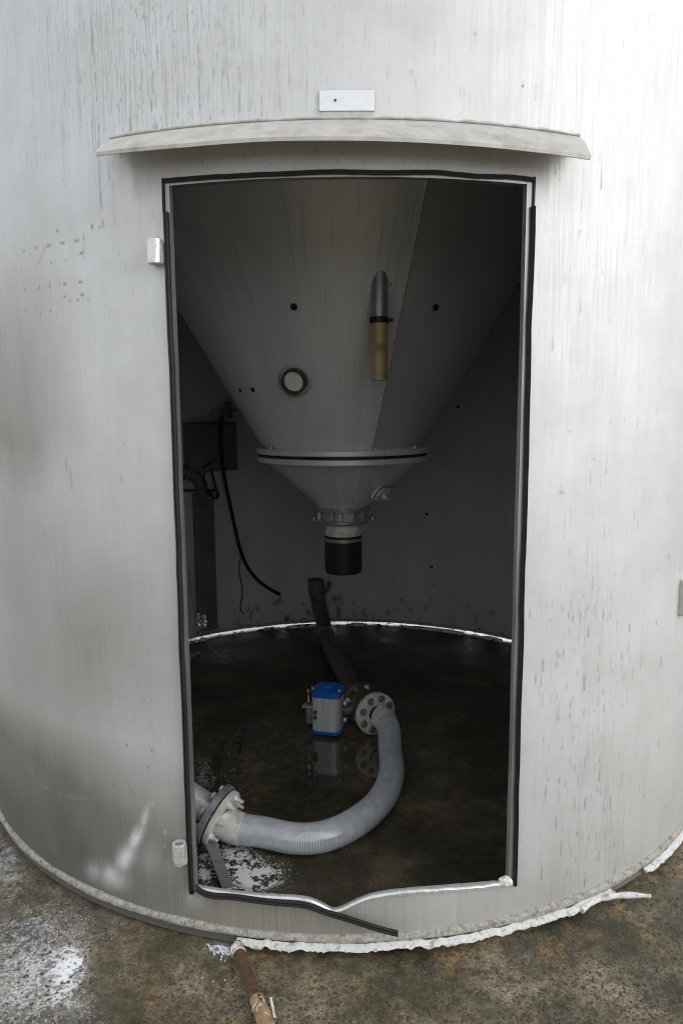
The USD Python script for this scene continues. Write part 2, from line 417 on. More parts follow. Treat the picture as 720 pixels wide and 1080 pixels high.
# concrete outside and wet concrete inside
def concrete(name, dark, mid, light, wet, moss):
    inside = name == 'wet_floor'
    nodes = {
        'g': ('geometry', {}),
        'n1': ('noise_texture', {'scale': 3.4, 'detail': 9.0, 'roughness': 0.68}),
        'c1': ('rgb_ramp', {'ramp': [(0.37, dark), (0.5, mid), (0.62, light)]}),
        'n2': ('noise_texture', {'scale': 34.0, 'detail': 6.0, 'roughness': 0.7}),
        'v2': ('map_range', {'from_min': 0.3, 'from_max': 0.7, 'to_min': 0.5, 'to_max': 1.5, 'clamp': True}),
        'n5': ('noise_texture', {'scale': 190.0, 'detail': 5.0, 'roughness': 0.75}),
        'v5': ('map_range', {'from_min': 0.32, 'from_max': 0.68, 'to_min': 0.35, 'to_max': 1.75, 'clamp': False}),
        'v6': ('math', {'math_type': 'multiply'}),
        'n6': ('noise_texture', {'scale': 6.0, 'detail': 6.0, 'roughness': 0.65}),
        'oc': ('map_range', {'from_min': 0.54, 'from_max': 0.66, 'to_min': 0.0, 'to_max': 0.7, 'clamp': True}),
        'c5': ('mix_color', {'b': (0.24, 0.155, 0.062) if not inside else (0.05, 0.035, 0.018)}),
        'n7': ('noise_texture', {'scale': 75.0, 'detail': 4.0, 'roughness': 0.6}), 'badd': ('math', {'math_type': 'add'}),
        'h': ('hsv', {}),
        'vo': ('voronoi_texture', {'scale': 170.0, 'randomness': 1.0}),
        'vt': ('map_range', {'from_min': 0.16, 'from_max': 0.26, 'to_min': 1.0, 'to_max': 0.0, 'clamp': True}),
        'vs': ('separate_color', {}), 'vk': ('map_range', {'from_min': 0.66, 'from_max': 0.74, 'clamp': True}), 'vm': ('math', {'math_type': 'multiply'}),
        'st': ('rgb_ramp', {'ramp': [(0.0, (0.30, 0.25, 0.15)), (0.5, (0.10, 0.08, 0.05)), (1.0, (0.40, 0.37, 0.31))]}),
        'c2': ('mix_color', {}),
        'n3': ('noise_texture', {'scale': 4.5, 'detail': 7.0, 'roughness': 0.7}),
        'mo': ('map_range', {'from_min': 0.52, 'from_max': 0.66, 'to_min': 0.0, 'to_max': moss, 'clamp': True}),
        'c3': ('mix_color', {'b': (0.036, 0.038, 0.015)}),
        'n4': ('noise_texture', {'scale': 1.7, 'detail': 5.0, 'roughness': 0.55}),
        'ro': ('map_range', {'from_min': 0.40, 'from_max': 0.56, 'to_min': wet[0], 'to_max': wet[1], 'clamp': True}),
        'bs': ('map_range', {'from_min': 0.40, 'from_max': 0.56, 'to_min': wet[2], 'to_max': wet[3], 'clamp': True}),
        'b': ('bump', {'distance': 0.006}),
        'p': ('principled_bsdf', {})}
    links = [('g.position', f'{k}.vector') for k in ('n1', 'n2', 'vo', 'n3', 'n4', 'n5', 'n6', 'n7')] + [
        ('n1.fac', 'c1.fac'), ('n2.fac', 'v2.value'), ('n5.fac', 'v5.value'), ('v5.result', 'v6.value1'), ('v2.result', 'v6.value2'), ('n6.fac', 'oc.value'), ('oc.result', 'c5.fac'), ('c1.color', 'c5.a'), ('c5.result', 'h.color'), ('v6.value', 'h.value'),
        ('vo.distance', 'vt.value'), ('vo.color', 'vs.color'), ('vs.r', 'vk.value'), ('vt.result', 'vm.value1'), ('vk.result', 'vm.value2'), ('vs.g', 'st.fac'),
        ('h.color', 'c2.a'), ('st.color', 'c2.b'), ('vm.value', 'c2.fac'), ('n3.fac', 'mo.value'), ('c2.result', 'c3.a'), ('mo.result', 'c3.fac'), ('c3.result', 'p.base_color'),
        ('ro.result', 'p.roughness'), ('bs.result', 'b.strength'), ('n7.fac', 'badd.value1'), ('n5.fac', 'badd.value2'), ('badd.value', 'b.height'), ('b.normal', 'p.normal')]
    if inside:                                # standing water in the low middle of the floor
        nodes['dp'] = ('vector_math', {'math_type': 'distance', 'vector2': (-0.05, -0.45, 0.0)})
        nodes['df'] = ('map_range', {'from_min': 0.2, 'from_max': 0.62, 'to_min': -0.26, 'to_max': 0.1, 'clamp': True})
        nodes['ad'] = ('math', {'math_type': 'add'})
        nodes['cw'] = ('map_range', {'from_min': 0.40, 'from_max': 0.50, 'to_min': 0.6, 'to_max': 0.0, 'clamp': True})
        nodes['p'][1].update({'coat_roughness': 0.02, 'coat_ior': 1.5})
        links += [('ad.value', 'cw.value'), ('cw.result', 'p.coat_weight'), ('g.position', 'dp.vector1'), ('dp.value', 'df.value'), ('n4.fac', 'ad.value1'), ('df.result', 'ad.value2'), ('ad.value', 'ro.value'), ('ad.value', 'bs.value')]
    else:
        links += [('n4.fac', 'ro.value'), ('n4.fac', 'bs.value')]
        nodes.update({'pw': ('attribute', {'attribute': 'powder'}), 'pn': ('noise_texture', {'scale': 160.0, 'detail': 6.0, 'roughness': 0.75}),
                      'pm': ('map_range', {'from_min': 0.40, 'from_max': 0.62, 'to_min': 0.0, 'to_max': 1.6}), 'px': ('math', {'math_type': 'multiply', 'use_clamp': True}), 'c6': ('mix_color', {'b': (0.78, 0.79, 0.81)})})
        links = [k for k in links if k != ('c3.result', 'p.base_color')] + [('g.position', 'pn.vector'), ('pn.fac', 'pm.value'), ('pw.fac', 'px.value1'), ('pm.result', 'px.value2'), ('px.value', 'c6.fac'), ('c3.result', 'c6.a'), ('c6.result', 'p.base_color')]
    return usdkit.material(stage, f'/World/Looks/{name}', nodes, links, surface='p.BSDF')


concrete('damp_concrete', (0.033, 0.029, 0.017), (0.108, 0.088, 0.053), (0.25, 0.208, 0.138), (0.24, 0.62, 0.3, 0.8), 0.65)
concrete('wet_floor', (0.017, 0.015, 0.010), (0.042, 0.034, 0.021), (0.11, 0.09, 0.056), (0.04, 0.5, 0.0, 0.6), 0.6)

# ------------------------------------------------------------------ ground
def graded(lo, hi, step, far):
    c = np.arange(lo, hi + step / 2, step)
    g = np.cumsum(step * 1.35 ** np.arange(1, 40))
    g = g[g < far]
    return np.concatenate([(lo - g)[::-1], c, hi + g, [hi + far]]) if True else c


gx, gy = graded(-1.35, 1.35, 0.008, 80), graded(-2.0, -0.75, 0.008, 80)
X, Y = np.meshgrid(gx, gy, indexing='ij')


def ground_z(x, y):
    p = np.stack([x, y, np.zeros_like(x)], -1)
    z = (meshkit.fbm(p * 9, 4, 3) - 0.5) * 0.014 + (meshkit.fbm(p * 60, 3, 5) - 0.5) * 0.006
    r = np.hypot(x, y)
    return z * np.clip((3.0 - r) / 1.0, 0, 1) - 0.004


P = np.stack([X, Y, ground_z(X, Y)], -1)
dust = np.zeros(X.shape)                      # where white dust lies on the yard
for px, py, wx, wy, k in [(74, 1018, .035, .07, 1.0), (62, 1032, .05, .06, .7), (30, 1012, .09, .10, .5), (12, 1048, .09, .09, .55), (8, 908, .05, .07, .4), (45, 985, .12, .08, .3), (70, 1062, .06, .05, .3), (233, 998, .03, .03, .5)]:
    c = floor_at(px, py)
    dust = np.maximum(dust, k * np.exp(-((X - c[0]) / wx) ** 2 - ((Y - c[1]) / wy) ** 2))
dust *= np.clip(0.3 + 1.6 * (meshkit.fbm(np.stack([X * 26, Y * 26, 0 * X], -1), 3, 71) - 0.2), 0, 1.2)
obj('ground', tm(P.reshape(-1, 3), grid(P)[:, ::-1]), 'damp_concrete', smooth=True, prim={'powder': dust.ravel()}, label='damp mossy brown concrete yard around the foot of the silo', kind='structure')

# floor inside the skirt
fr = np.concatenate([np.linspace(0, 1.4, 140), [R - 0.006]])
fa = np.linspace(0, 2 * PI, 361)
A, RR = np.meshgrid(fa, fr, indexing='ij')
FX, FY = RR * np.sin(A), -RR * np.cos(A)
pp = np.stack([FX, FY, 0 * FX], -1)
FZ = 0.010 + (meshkit.fbm(pp * 30, 3, 9) - 0.5) * 0.003 * np.clip(np.hypot(FX + .05, FY + .45) / 0.6 - 0.2, 0, 1)
P = np.stack([FX, FY, FZ], -1)
fm = tm(P.reshape(-1, 3), grid(P)); fm.merge_vertices()
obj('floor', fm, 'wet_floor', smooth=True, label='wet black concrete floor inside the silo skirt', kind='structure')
Z0 = 0.0115                                   # what stands on the floor

# ------------------------------------------------------------------ the silo
silo = thing('storage_silo', 'round dull steel silo with open doorway and conical hopper inside', 'silo')
L_, R_ = math.radians(-16.32), math.radians(17.94)     # doorway edges
ZD = 1.900 + ZB                                        # head of the doorway
TOP = 4.6
sill_px = [(205, 937), (240, 943), (280, 947), (312, 948.5), (328, 951), (341, 957), (351, 963), (361, 960), (375, 953), (390, 947), (410, 943), (440, 940), (480, 937), (520, 933.5), (541, 931.5)]
sill = np.array([wall_at(*p) for p in sill_px])
ZS0 = float(sill[0, 1])


def zsill(phi):
    return np.interp(phi, sill[:, 0], sill[:, 1])


# dense front of the shell (dirt and painted shade are kept per vertex) --------------------------------------------------
dphi = 0.003 / R
PH0, PH1 = math.radians(-64), math.radians(60)
cols = np.unique(np.concatenate([np.linspace(PH0, L_, int((L_ - PH0) / dphi)), np.linspace(L_, R_, int((R_ - L_) / dphi)), np.linspace(R_, PH1, int((PH1 - R_) / dphi))]))
ZF = 2.6                                               # top of the dense part
low, mid, high = np.linspace(0, 1, 26), np.linspace(0, 1, 290)[1:], np.linspace(ZD, ZF, 112)[1:]
zz = np.stack([np.concatenate([0.006 + low * (zsill(c) - 0.006), zsill(c) + mid * (ZD - zsill(c)), high]) for c in cols])
PHI = np.broadcast_to(cols[:, None], zz.shape)
wob = lambda phi, z: (meshkit.fbm(np.stack([phi * 4, z * 2.2, 0 * z], -1), 2, 21) - 0.5) * 0.006   # the sheet is not perfectly true
front = cyl(PHI, zz, R)
S_ = PHI * R
dirt_shade, film, powder, runs = (np.zeros(zz.shape) for _ in range(4))


def streak(px, y0, y1, w=0.0016, k=0.8, fade=0.5):
    a, b = wall_at(px, y0), wall_at(px, y1)
    s0 = a[0] * R
    i0, i1 = np.searchsorted(cols, (s0 - 0.03) / R), np.searchsorted(cols, (s0 + 0.03) / R)
    if i1 <= i0:
        return
    z, s = zz[i0:i1], S_[i0:i1]
    t = np.clip((a[1] - z) / max(a[1] - b[1], 1e-3), -1, 2)
    c = s0 + (meshkit.noise(np.stack([z * 14, 0 * z + px, 0 * z], -1), 4) - 0.5) * 0.006
    g = np.exp(-((s - c) / w) ** 2) * ((t > 0) & (t < 1)) * (1 - fade + fade * np.clip(t * 1.4, 0, 1))
    g *= np.clip(meshkit.noise(np.stack([z * 60, 0 * z + px * 3.1, 0 * z], -1), 8) * 2.4 - 0.55, 0, 1)
    dirt_shade[i0:i1] = np.maximum(dirt_shade[i0:i1], k * g)


def blot(px, py, wx, wz, k=0.8, field=None, tilt=0.0):
    field = dirt_shade if field is None else field
    p, z0 = wall_at(px, py)
    s0 = p * R
    i0, i1 = np.searchsorted(cols, (s0 - 3 * wx - 3 * wz * abs(tilt)) / R), np.searchsorted(cols, (s0 + 3 * wx + 3 * wz * abs(tilt)) / R)
    if i1 <= i0:
        return
    ds, dz = S_[i0:i1] - s0, zz[i0:i1] - z0
    ds = ds - tilt * dz
    field[i0:i1] = np.maximum(field[i0:i1], k * np.exp(-(ds / wx) ** 4 - (dz / wz) ** 4))


for px, y0, y1, k in [(95, 0, 60, .8), (98, 40, 98, .7), (101, 75, 165, .95), (104, 165, 242, .8), (65, 110, 152, .45), (67, 150, 200, .3), (80, 0, 90, .35), (83, 60, 128, .4), (116, 70, 120, .4), (125, 100, 128, .6),
                      (137, 108, 138, .85), (145, 95, 128, .6), (148, 40, 110, .55), (155, 45, 108, .6), (158, 60, 118, .75), (161.5, 75, 137, 1), (163, 95, 137, .8), (171, 40, 122, .45), (176, 85, 124, .5), (187, 88, 126, .7), (192, 20, 116, .4),
                      (198, 90, 122, .55), (207, 18, 100, .7), (209, 40, 118, .5), (220, 100, 126, .6), (230, 106, 122, .5), (252, 68, 118, .7), (262, 100, 118, .4), (275, 60, 124, .5), (295, 86, 122, .35), (49, 0, 40, .5), (51, 30, 60, .3), (32, 60, 180, .25), (120, 190, 240, .25),
                      (118, 166, 198, .5), (114, 166, 190, .4), (635, 164, 200, .6), (613, 212, 245, .6), (611, 232, 262, .5), (590, 165, 190, .6), (586, 168, 186, .5), (596, 280, 300, .3), (545, 330, 334, .2), (631, 250, 300, .25),
                      (205, 8, 60, .3), (180, 0, 70, .3), (135, 0, 60, .25), (112, 10, 60, .25), (485, 85, 122, .35), (489, 84, 100, .3), (620, 560, 610, .4), (595, 540, 568, .35), (640, 470, 500, .5)]:
    streak(px, y0, y1, w=0.0015 + 0.0008 * k, k=k)
for _ in range(340):                                   # finer runs, thick above the left half of the canopy, thinning out elsewhere
    px = rng.normal(190, 95)
    y0 = rng.uniform(-40, 110)
    streak(px, y0, y0 + rng.uniform(10, 70), w=rng.uniform(0.0009, 0.0016), k=rng.uniform(0.10, 0.42))
for _ in range(520):
    px, y0 = rng.uniform(0, 720), rng.uniform(-20, 880)
    if px < 165 or px > 565:
        streak(px, y0, y0 + rng.uniform(4, 20), w=rng.uniform(0.001, 0.0019), k=rng.uniform(0.12, 0.6 if px > 400 else 0.35))
for _ in range(230):                                   # flaking grime low on the right
    px, y0 = rng.normal(615, 42), rng.uniform(620, 920)
    streak(px, y0, y0 + rng.uniform(4, 22), w=rng.uniform(0.0012, 0.0032), k=rng.uniform(0.25, 0.95))
for x, y, w in [(51.5, 259, 8), (66.5, 256, 8), (82, 253, 9), (86.5, 259.8, 7), (86.5, 266.7, 7), (86.5, 273.5, 6), (38, 262, 5), (25, 264.5, 4), (68, 276, 7), (53.5, 278, 4), (41, 281, 3), (69, 299, 6), (85, 297, 6), (85, 304, 6), (69.5, 306, 4), (69.5, 312, 5), (87, 310.5, 7),
                (28, 325, 8), (39, 323.5, 4), (52, 321, 4), (57.5, 320.5, 3), (73, 318, 4), (81.5, 317, 4), (92, 316.5, 7), (72, 243, 2), (60, 244, 4), (26, 306, 3), (41, 303, 3), (53, 301, 3), (42, 332, 3), (53, 328, 3), (58, 336, 3)]:
    blot(x, y, w * 0.0011, 0.0022, 0.75, tilt=2.4)
for x, y, wx, wz, k in [(88.3, 251, .0016, .007, .8), (88.6, 265, .0014, .02, .5), (97.5, 239, .003, .006, .85), (105, 239, .0025, .004, .7), (35, 316, .0012, .009, .5), (53, 305, .0013, .02, .4), (63, 300, .0012, .014, .4), (434, 75.5, .003, .003, .95), (353.5, 106, .002, .002, .9),
                        (501, 35, .003, .004, .6), (554, 89, .009, .002, .6), (551, 90, .003, .002, .8), (66, 190, .002, .004, .5), (48, 379, .004, .004, .3), (131, 468, .003, .006, .4), (70, 490, .004, .02, .35), (75, 505, .006, .03, .22), (128, 505, .005, .012, .3), (626, 484, .002, .003, .9),
                        (592, 519, .008, .004, .5), (683, 482, .0015, .002, .8), (93, 631, .003, .003, .6), (134, 786, .004, .004, .7), (160, 792, .004, .004, .7), (156, 810, .005, .003, .6), (152, 738, .003, .003, .6), (120, 829, .004, .008, .6), (106, 833, .012, .004, .5), (98, 837, .010, .006, .45),
                        (135, 701, .002, .002, .7), (615, 820, .02, .03, .14), (660, 600, .02, .02, .1), (600, 455, .004, .005, .35), (644, 445, .003, .006, .4), (705, 587, .012, .008, .25)]:
    blot(x, y, wx, wz, k)
for k in range(220):                                   # spots round the head of the door
    blot(rng.uniform(150, 580), rng.uniform(150, 182), rng.uniform(.001, .0022), rng.uniform(.001, .003), rng.uniform(0.1, 0.6))
blot(44, 270, .006, .03, 0.22, tilt=0.9)
for k in range(9):                                     # dark scale along the foot, left of the doorway
    blot(rng.uniform(60, 150), rng.uniform(820, 850), 0.006, 0.004, rng.uniform(0.2, 0.5))
# runs: where the fine dark specks come through
zn = (zz - 1.9) / 0.7
runs += 0.38 * np.exp(-((S_ + 0.45) / 0.30) ** 2) * np.clip((zz - 1.98) / 0.1, 0, 1)
runs += 0.06 + 0.18 * np.exp(-((S_ - 0.72) / 0.16) ** 2) * np.clip(1.3 - zz, 0, 1)
runs = np.clip(runs, 0, 0.7)
# yellowish stain, plus dark reflections low and far left painted in
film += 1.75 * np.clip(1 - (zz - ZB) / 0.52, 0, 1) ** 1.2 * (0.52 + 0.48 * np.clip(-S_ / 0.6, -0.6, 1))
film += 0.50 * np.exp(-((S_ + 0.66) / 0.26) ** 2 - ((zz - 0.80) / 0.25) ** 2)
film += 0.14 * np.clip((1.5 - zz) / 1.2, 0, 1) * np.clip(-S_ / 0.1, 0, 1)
film += 0.35 * np.clip((-S_ - 0.62) / 0.4, 0, 1) * np.clip((1.9 - zz) / 0.6, 0, 1)  # far left painted darker in place of dim reflected surroundings
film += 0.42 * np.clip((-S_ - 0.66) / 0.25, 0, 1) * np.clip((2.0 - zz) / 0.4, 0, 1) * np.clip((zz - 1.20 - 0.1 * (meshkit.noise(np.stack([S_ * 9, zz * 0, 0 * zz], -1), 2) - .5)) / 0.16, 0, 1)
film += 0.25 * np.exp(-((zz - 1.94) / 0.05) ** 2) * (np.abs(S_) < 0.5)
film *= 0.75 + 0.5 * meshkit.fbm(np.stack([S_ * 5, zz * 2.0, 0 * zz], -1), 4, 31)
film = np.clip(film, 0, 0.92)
# algae and grime, deepened to paint in the dark reflection at the left foot
grime_shade = np.clip((-S_ - 0.30) / 0.55, 0, 1) * np.clip(1 - (zz - 0.02) / 0.50, 0, 1) ** 0.9
grime_shade *= 0.55 + 0.9 * meshkit.fbm(np.stack([S_ * 7, zz * 4.0, 0 * zz], -1), 4, 33)
film = np.clip(film + 0.0 * grime_shade, 0, 0.92)
dirt_shade = np.maximum(dirt_shade, np.clip(1.0 * grime_shade, 0, 0.85))
dirt_shade = np.maximum(dirt_shade, 0.85 * (zz < ZB + 0.004))  # shadow gap under the bead, painted on as a dark band

# powder: a plume of white dust thrown on the wall, left of the door
for x, y, wx, wz, k, tl in [(152, 864, .010, .035, .75, .35), (143, 885, .017, .045, .8, .5), (132, 905, .026, .045, .75, .5), (118, 925, .05, .035, .55, .3), (160, 905, .035, .05, .2, .3), (180, 910, .05, .05, .10, 0.2), (100, 920, .04, .03, .35, .3), (205, 948, .03, .03, .25, 0), (161, 848, .003, .004, .7, 0), (174, 878, .004, .006, .4, 0), (174, 893, .004, .006, .35, 0)]:
    f2 = np.zeros(zz.shape)
    p0, z0 = wall_at(x, y)
    ds, dz = S_ - p0 * R, zz - z0
    ds = ds - tl * dz
    powder = np.maximum(powder, k * np.exp(-(ds / wx) ** 2 - (dz / wz) ** 2))
pu, pv = S_ - 0.35 * zz, zz + 0.35 * S_
powder *= np.clip(0.5 + 1.0 * (meshkit.fbm(np.stack([pu * 45, pv * 9, 0 * zz], -1), 4, 51) - 0.15), 0.1, 1.4) * 1.35
q = [wall_at(*p) for p in [(22, 796), (30, 811), (42, 826), (58, 837), (78, 842), (100, 842)]]          # one pale scratch
qs, qz = np.array([a * R for a, _ in q]), np.array([b for _, b in q])
i1 = np.searchsorted(cols, math.radians(-20))
zc = np.interp(S_[:i1], qs, qz)
powder[:i1] = np.maximum(powder[:i1], 0.16 * np.exp(-((zz[:i1] - zc) / 0.0016) ** 2) * (S_[:i1] > qs[0]) * (S_[:i1] < qs[-1]))

F_ = grid(front)
nrow = zz.shape[1]
ci = F_[:, 0] // nrow
ri = F_[:, 0] % nrow
inside = (cols[ci] >= L_ - 1e-9) & (cols[np.minimum(ci + 1, len(cols) - 1)] <= R_ + 1e-9) & (ri >= 25) & (ri < 25 + 289)
F_ = F_[~inside]
fv = front.reshape(-1, 3)
nn = cyl(PHI, 0 * zz, 1.0).reshape(-1, 3)
fv = fv + nn * wob(PHI, zz).reshape(-1, 1) * np.clip((zz.reshape(-1, 1) - 0.3), 0, 1) * np.clip((np.abs(S_.reshape(-1, 1)) - 0.5) * 8, 0, 1) * 0.5
# the rest of the shell, coarse, and the part above
seg = np.linspace(PH1, PH0 + 2 * PI, 121)
zr = np.array([0.034, 0.4, 1.0, 1.6, 2.2, ZF, 3.2, 3.9, TOP])
back = cyl(seg[:, None], zr[None, :], R)
seg2 = np.linspace(PH0, PH1, 61)
upper = cyl(seg2[:, None], np.array([ZF, 3.2, 3.9, TOP])[None, :], R)
b1, b2 = tm(back.reshape(-1, 3), grid(back)), tm(upper.reshape(-1, 3), grid(upper))
sh = cat([tm(fv, F_), b1, b2])
nb = len(b1.vertices) + len(b2.vertices)
pads = [np.concatenate([a.ravel(), np.full(nb, d)]) for a, d in ((dirt_shade, 0), (film, .15), (powder, 0), (runs, .1))]
obj('shell', sh, 'shell_steel', silo, smooth=True, prim=dict(zip(('dirt_shade', 'film', 'powder', 'runs'), pads)))

# inner skin of the sheet, 4 mm in
segs = [np.linspace(R_, L_ + 2 * PI, 181)]
pin = cyl(segs[0][:, None], np.linspace(0.034, 3.35, 40)[None, :], R - 0.004)
door = np.linspace(L_, R_, 41)
pin2 = cyl(door[:, None], np.linspace(ZD, 3.35, 8)[None, :], R - 0.004)
pin3 = cyl(door[:, None], np.linspace(0, 1, 6)[None, :], R - 0.004)
pin3[..., 2] = 0.012 + np.linspace(0, 1, 6)[None, :] * (zsill(door)[:, None] - 0.012)
obj('inner_skin', cat(tm(p.reshape(-1, 3), grid(p)[:, ::-1]) for p in (pin, pin2, pin3)), 'inner_steel', silo, smooth=True)
roof = revolve([(R + 0.03, TOP), (R + 0.03, TOP + 0.03), (0.25, TOP + 0.45), (0.0, TOP + 0.45)], 96)
obj('roof', roof, 'bright_steel', silo)
obj('hatch', put(revolve([(0.3, 0), (0.3, 0.08), (0.28, 0.1), (0, 0.1)], 32), (0, 0, TOP + 0.43)), 'bright_steel', silo)

# foot: rolled bead of dirty sealant round the outside, broken pale rim inside
a = np.linspace(0, 2 * PI, 1801)
nz = meshkit.fbm(np.stack([np.cos(a) * 14, np.sin(a) * 14, 0 * a], -1), 4, 2) - 0.5
nz2 = meshkit.fbm(np.stack([np.cos(a) * 50, np.sin(a) * 50, 0 * a], -1), 3, 6) - 0.5
bead = []
for k in range(10):
    t = k / 10 * 2 * PI
    nk = meshkit.fbm(np.stack([np.cos(a) * 95, np.sin(a) * 95, 0 * a + k * 0.8], -1), 3, 40) - 0.5
    rr, zc = 0.0115 + 0.005 * nz + 0.003 * nz2 + 0.0035 * nk, ZB + 0.011
    bead.append(cyl(a, zc + rr * math.sin(t) * 1.05, R + 0.002 + rr * math.cos(t) * (0.8 if math.cos(t) > 0 else 1)))
obj('sealant_bead', sweep(bead), 'dirty_sealant', silo, smooth=60)
bead = []
env = np.clip(0.5 + 2.2 * nz + 1.5 * nz2, 0.15, 1.2)
for k in range(8):
    t = k / 8 * 2 * PI
    rr = 0.004 + 0.012 * np.clip(0.45 + 7.0 * nz + 4.0 * nz2, 0.0, 1.15)
    bead.append(cyl(a, 0.014 + rr * math.sin(t) * 0.8, R - 0.022 + rr * math.cos(t)))
obj('inner_rim', sweep(bead), 'rim_sealant', silo, smooth=60, label='pale broken sealant rim where floor meets inner wall')

fa2 = np.linspace(math.radians(95), math.radians(265), 700)
n1_, n2_ = (meshkit.fbm(np.stack([np.cos(fa2) * 22, np.sin(fa2) * 22, 0 * fa2 + k], -1), 4, 61) - 0.5 for k in (0, 5))
obj('foot_crust', sweep([cyl(fa2, 0.002, R - 0.004), cyl(fa2, 0.010 + 0.012 * n1_, R - 0.002), cyl(fa2, 0.014 + 0.016 * n2_, R + 0.05), cyl(fa2, 0.010 + 0.010 * n1_, R + 0.09 + 0.05 * n2_), cyl(fa2, -0.006, R + 0.10 + 0.05 * n2_)]), 'rim_sealant', silo, smooth=50, label='pale crust of sealant along the back foot, lit through the gap')

# canopy over the doorway ---------------------------------------------------------------------------
can = np.linspace(math.radians(-22.2), math.radians(23.2), 90)
u = np.linspace(-1, 1, 90)
OUT, ZT = 0.085, 2.009 + ZB
canO = np.linspace(wall_at(101, 163, R + OUT)[0], wall_at(623, 166.5, R + OUT)[0], 90)
wv = (meshkit.noise(np.stack([u * 3, 0 * u, 0 * u], -1), 3) - 0.5)
ze = np.interp(u, [-1, -0.6, 0, 0.6, 1], [wall_at(101, 161, R + OUT)[1], wall_at(225, 148.5, R + OUT)[1], wall_at(362, 142.5, R + OUT)[1], wall_at(495, 149, R + OUT)[1], wall_at(623, 164, R + OUT)[1]]) + wv * 0.004
th = 0.004
canopy = sweep([cyl(can, ZT, R - 0.001), cyl(0.5 * (can + canO), 0.5 * (ZT + ze) + 0.004, R + OUT * 0.5), cyl(canO, ze, R + OUT), cyl(canO, ze - 0.008, R + OUT - 0.001), cyl(canO, ze - 0.008, R + OUT - 0.005), cyl(canO, ze - th, R + OUT - 0.005), cyl(0.5 * (can + canO), 0.5 * (ZT + ze) - th, R + OUT * 0.5), cyl(can, ZT - 0.012, R - 0.001)])
cn = obj('canopy', canopy, 'canopy_sheet', silo, smooth=25)
pw = np.linspace(math.radians(-22.0), math.radians(23.0), 400)
nw = meshkit.fbm(np.stack([pw * 60, 0 * pw, 0 * pw], -1), 3, 12)
obj('weld_seam', tube(cyl(pw, ZT + 0.002 + 0.004 * (nw - 0.5), R + 0.001), 0.0015 + 0.003 * nw, 8), 'canopy_sheet', cn, smooth=60)

# blank plate above the canopy
p0, p1 = wall_at(336.5, 95.5), wall_at(395, 117)
ph = np.linspace(p0[0], p1[0], 12)


def curved_plate(ph, z0, z1, t, rad=R):
    return sweep([cyl(ph, z0, rad - 0.001), cyl(ph, z0, rad + t), cyl(ph, z1, rad + t), cyl(ph, z1, rad - 0.001)])


obj('blank_plate', curved_plate(ph, p1[1], p0[1], 0.0035), 'white_plate', silo, smooth=25, label='small blank white plate above the canopy')
bp_ = obj('plate_edge', tube(np.vstack([cyl(ph, p0[1], R + 0.0025), cyl(p1[0], np.linspace(p0[1], p1[1], 6)[1:-1], R + 0.0025), cyl(ph[::-1], p1[1], R + 0.0025), cyl(p0[0], np.linspace(p1[1], p0[1], 6)[1:], R + 0.0025)]), 0.0010, 6), 'dirty_sealant', silo, smooth=60)
sp0 = wall_at(353.5, 106)
obj('plate_screw', put(hexnut(0.0028, 0.002, 10), cyl(*sp0, R + 0.003), axis_frame(cyl(sp0[0], 0, 1.0))), 'dark_rim', silo)
q1 = wall_at(366, 124.5)
obj('plate_bracket', curved_plate(np.linspace(p0[0] + 0.002, p1[0] - 0.003, 10), q1[1], p1[1] - 0.001, 0.002), 'canopy_sheet', silo, smooth=25)


# hinge knuckles left of the doorway
def knuckle(px, py, hgt, rad, cup):
    phi, z = wall_at(px, py)
    c = cyl(phi, z, R + 0.020)
    if cup:
        prof = [(0, hgt * 0.40), (rad * 0.62, hgt * 0.40), (rad * 0.66, hgt * 0.5), (rad * 0.95, hgt * 0.5), (rad, hgt * 0.46), (rad * 0.95, -hgt * 0.3), (rad * 0.7, -hgt * 0.5), (0, -hgt * 0.5)]
    else:
        prof = [(0, hgt * 0.5), (rad * 0.9, hgt * 0.5), (rad, hgt * 0.46), (rad, -hgt * 0.46), (rad * 0.9, -hgt * 0.5), (rad * .5, -hgt * .5), (rad * .5, -hgt * .3), (0, -hgt * .3)]
    kn = put(revolve(prof[::-1], 24 if cup else 8), c)
    if cup:
        pin = put(revolve([(0, 0), (rad * 0.6, 0), (rad * 0.6, 0.001), (0, 0.001)], 16), c + [0, 0, hgt * 0.42])  # thin dark disc stands in for the shade inside the cup
    arm = put(cbox(rad * 1.9, 0.03, hgt * 0.86, 0.002), cyl(phi, z - 0.003, R + 0.008), rotz(phi))
    k = obj('hinge_knuckle', kn, 'bright_steel', silo, smooth=40, label='lower hinge cup beside doorway' if cup else 'upper hinge block beside doorway')
    if cup:
        obj('cup_shade_disc', pin, 'dull_bolt', k)
    obj('mount', arm, 'canopy_sheet', k, smooth=25)


knuckle(168, 267, 0.056, 0.0185, False)
knuckle(193.5, 896, 0.060, 0.0185, True)
# latch bracket at the far right
phi, z = wall_at(717, 630)
lb = obj('latch_bracket', put(cbox(0.05, 0.022, 0.11, 0.004), cyl(phi + 0.012, z, R + 0.008), rotz(phi)), 'canopy_sheet', silo, smooth=25)
obj('bolt', put(hexnut(0.011, 0.012), cyl(phi + 0.006, z + 0.055, R + 0.02), axis_frame(cyl(phi, 0, 1.0))), 'zinc_bolt', lb)
obj('bolt', put(hexnut(0.010, 0.010), cyl(phi + 0.002, z + 0.02, R + 0.02), axis_frame(cyl(phi, 0, 1.0))), 'zinc_bolt', lb)

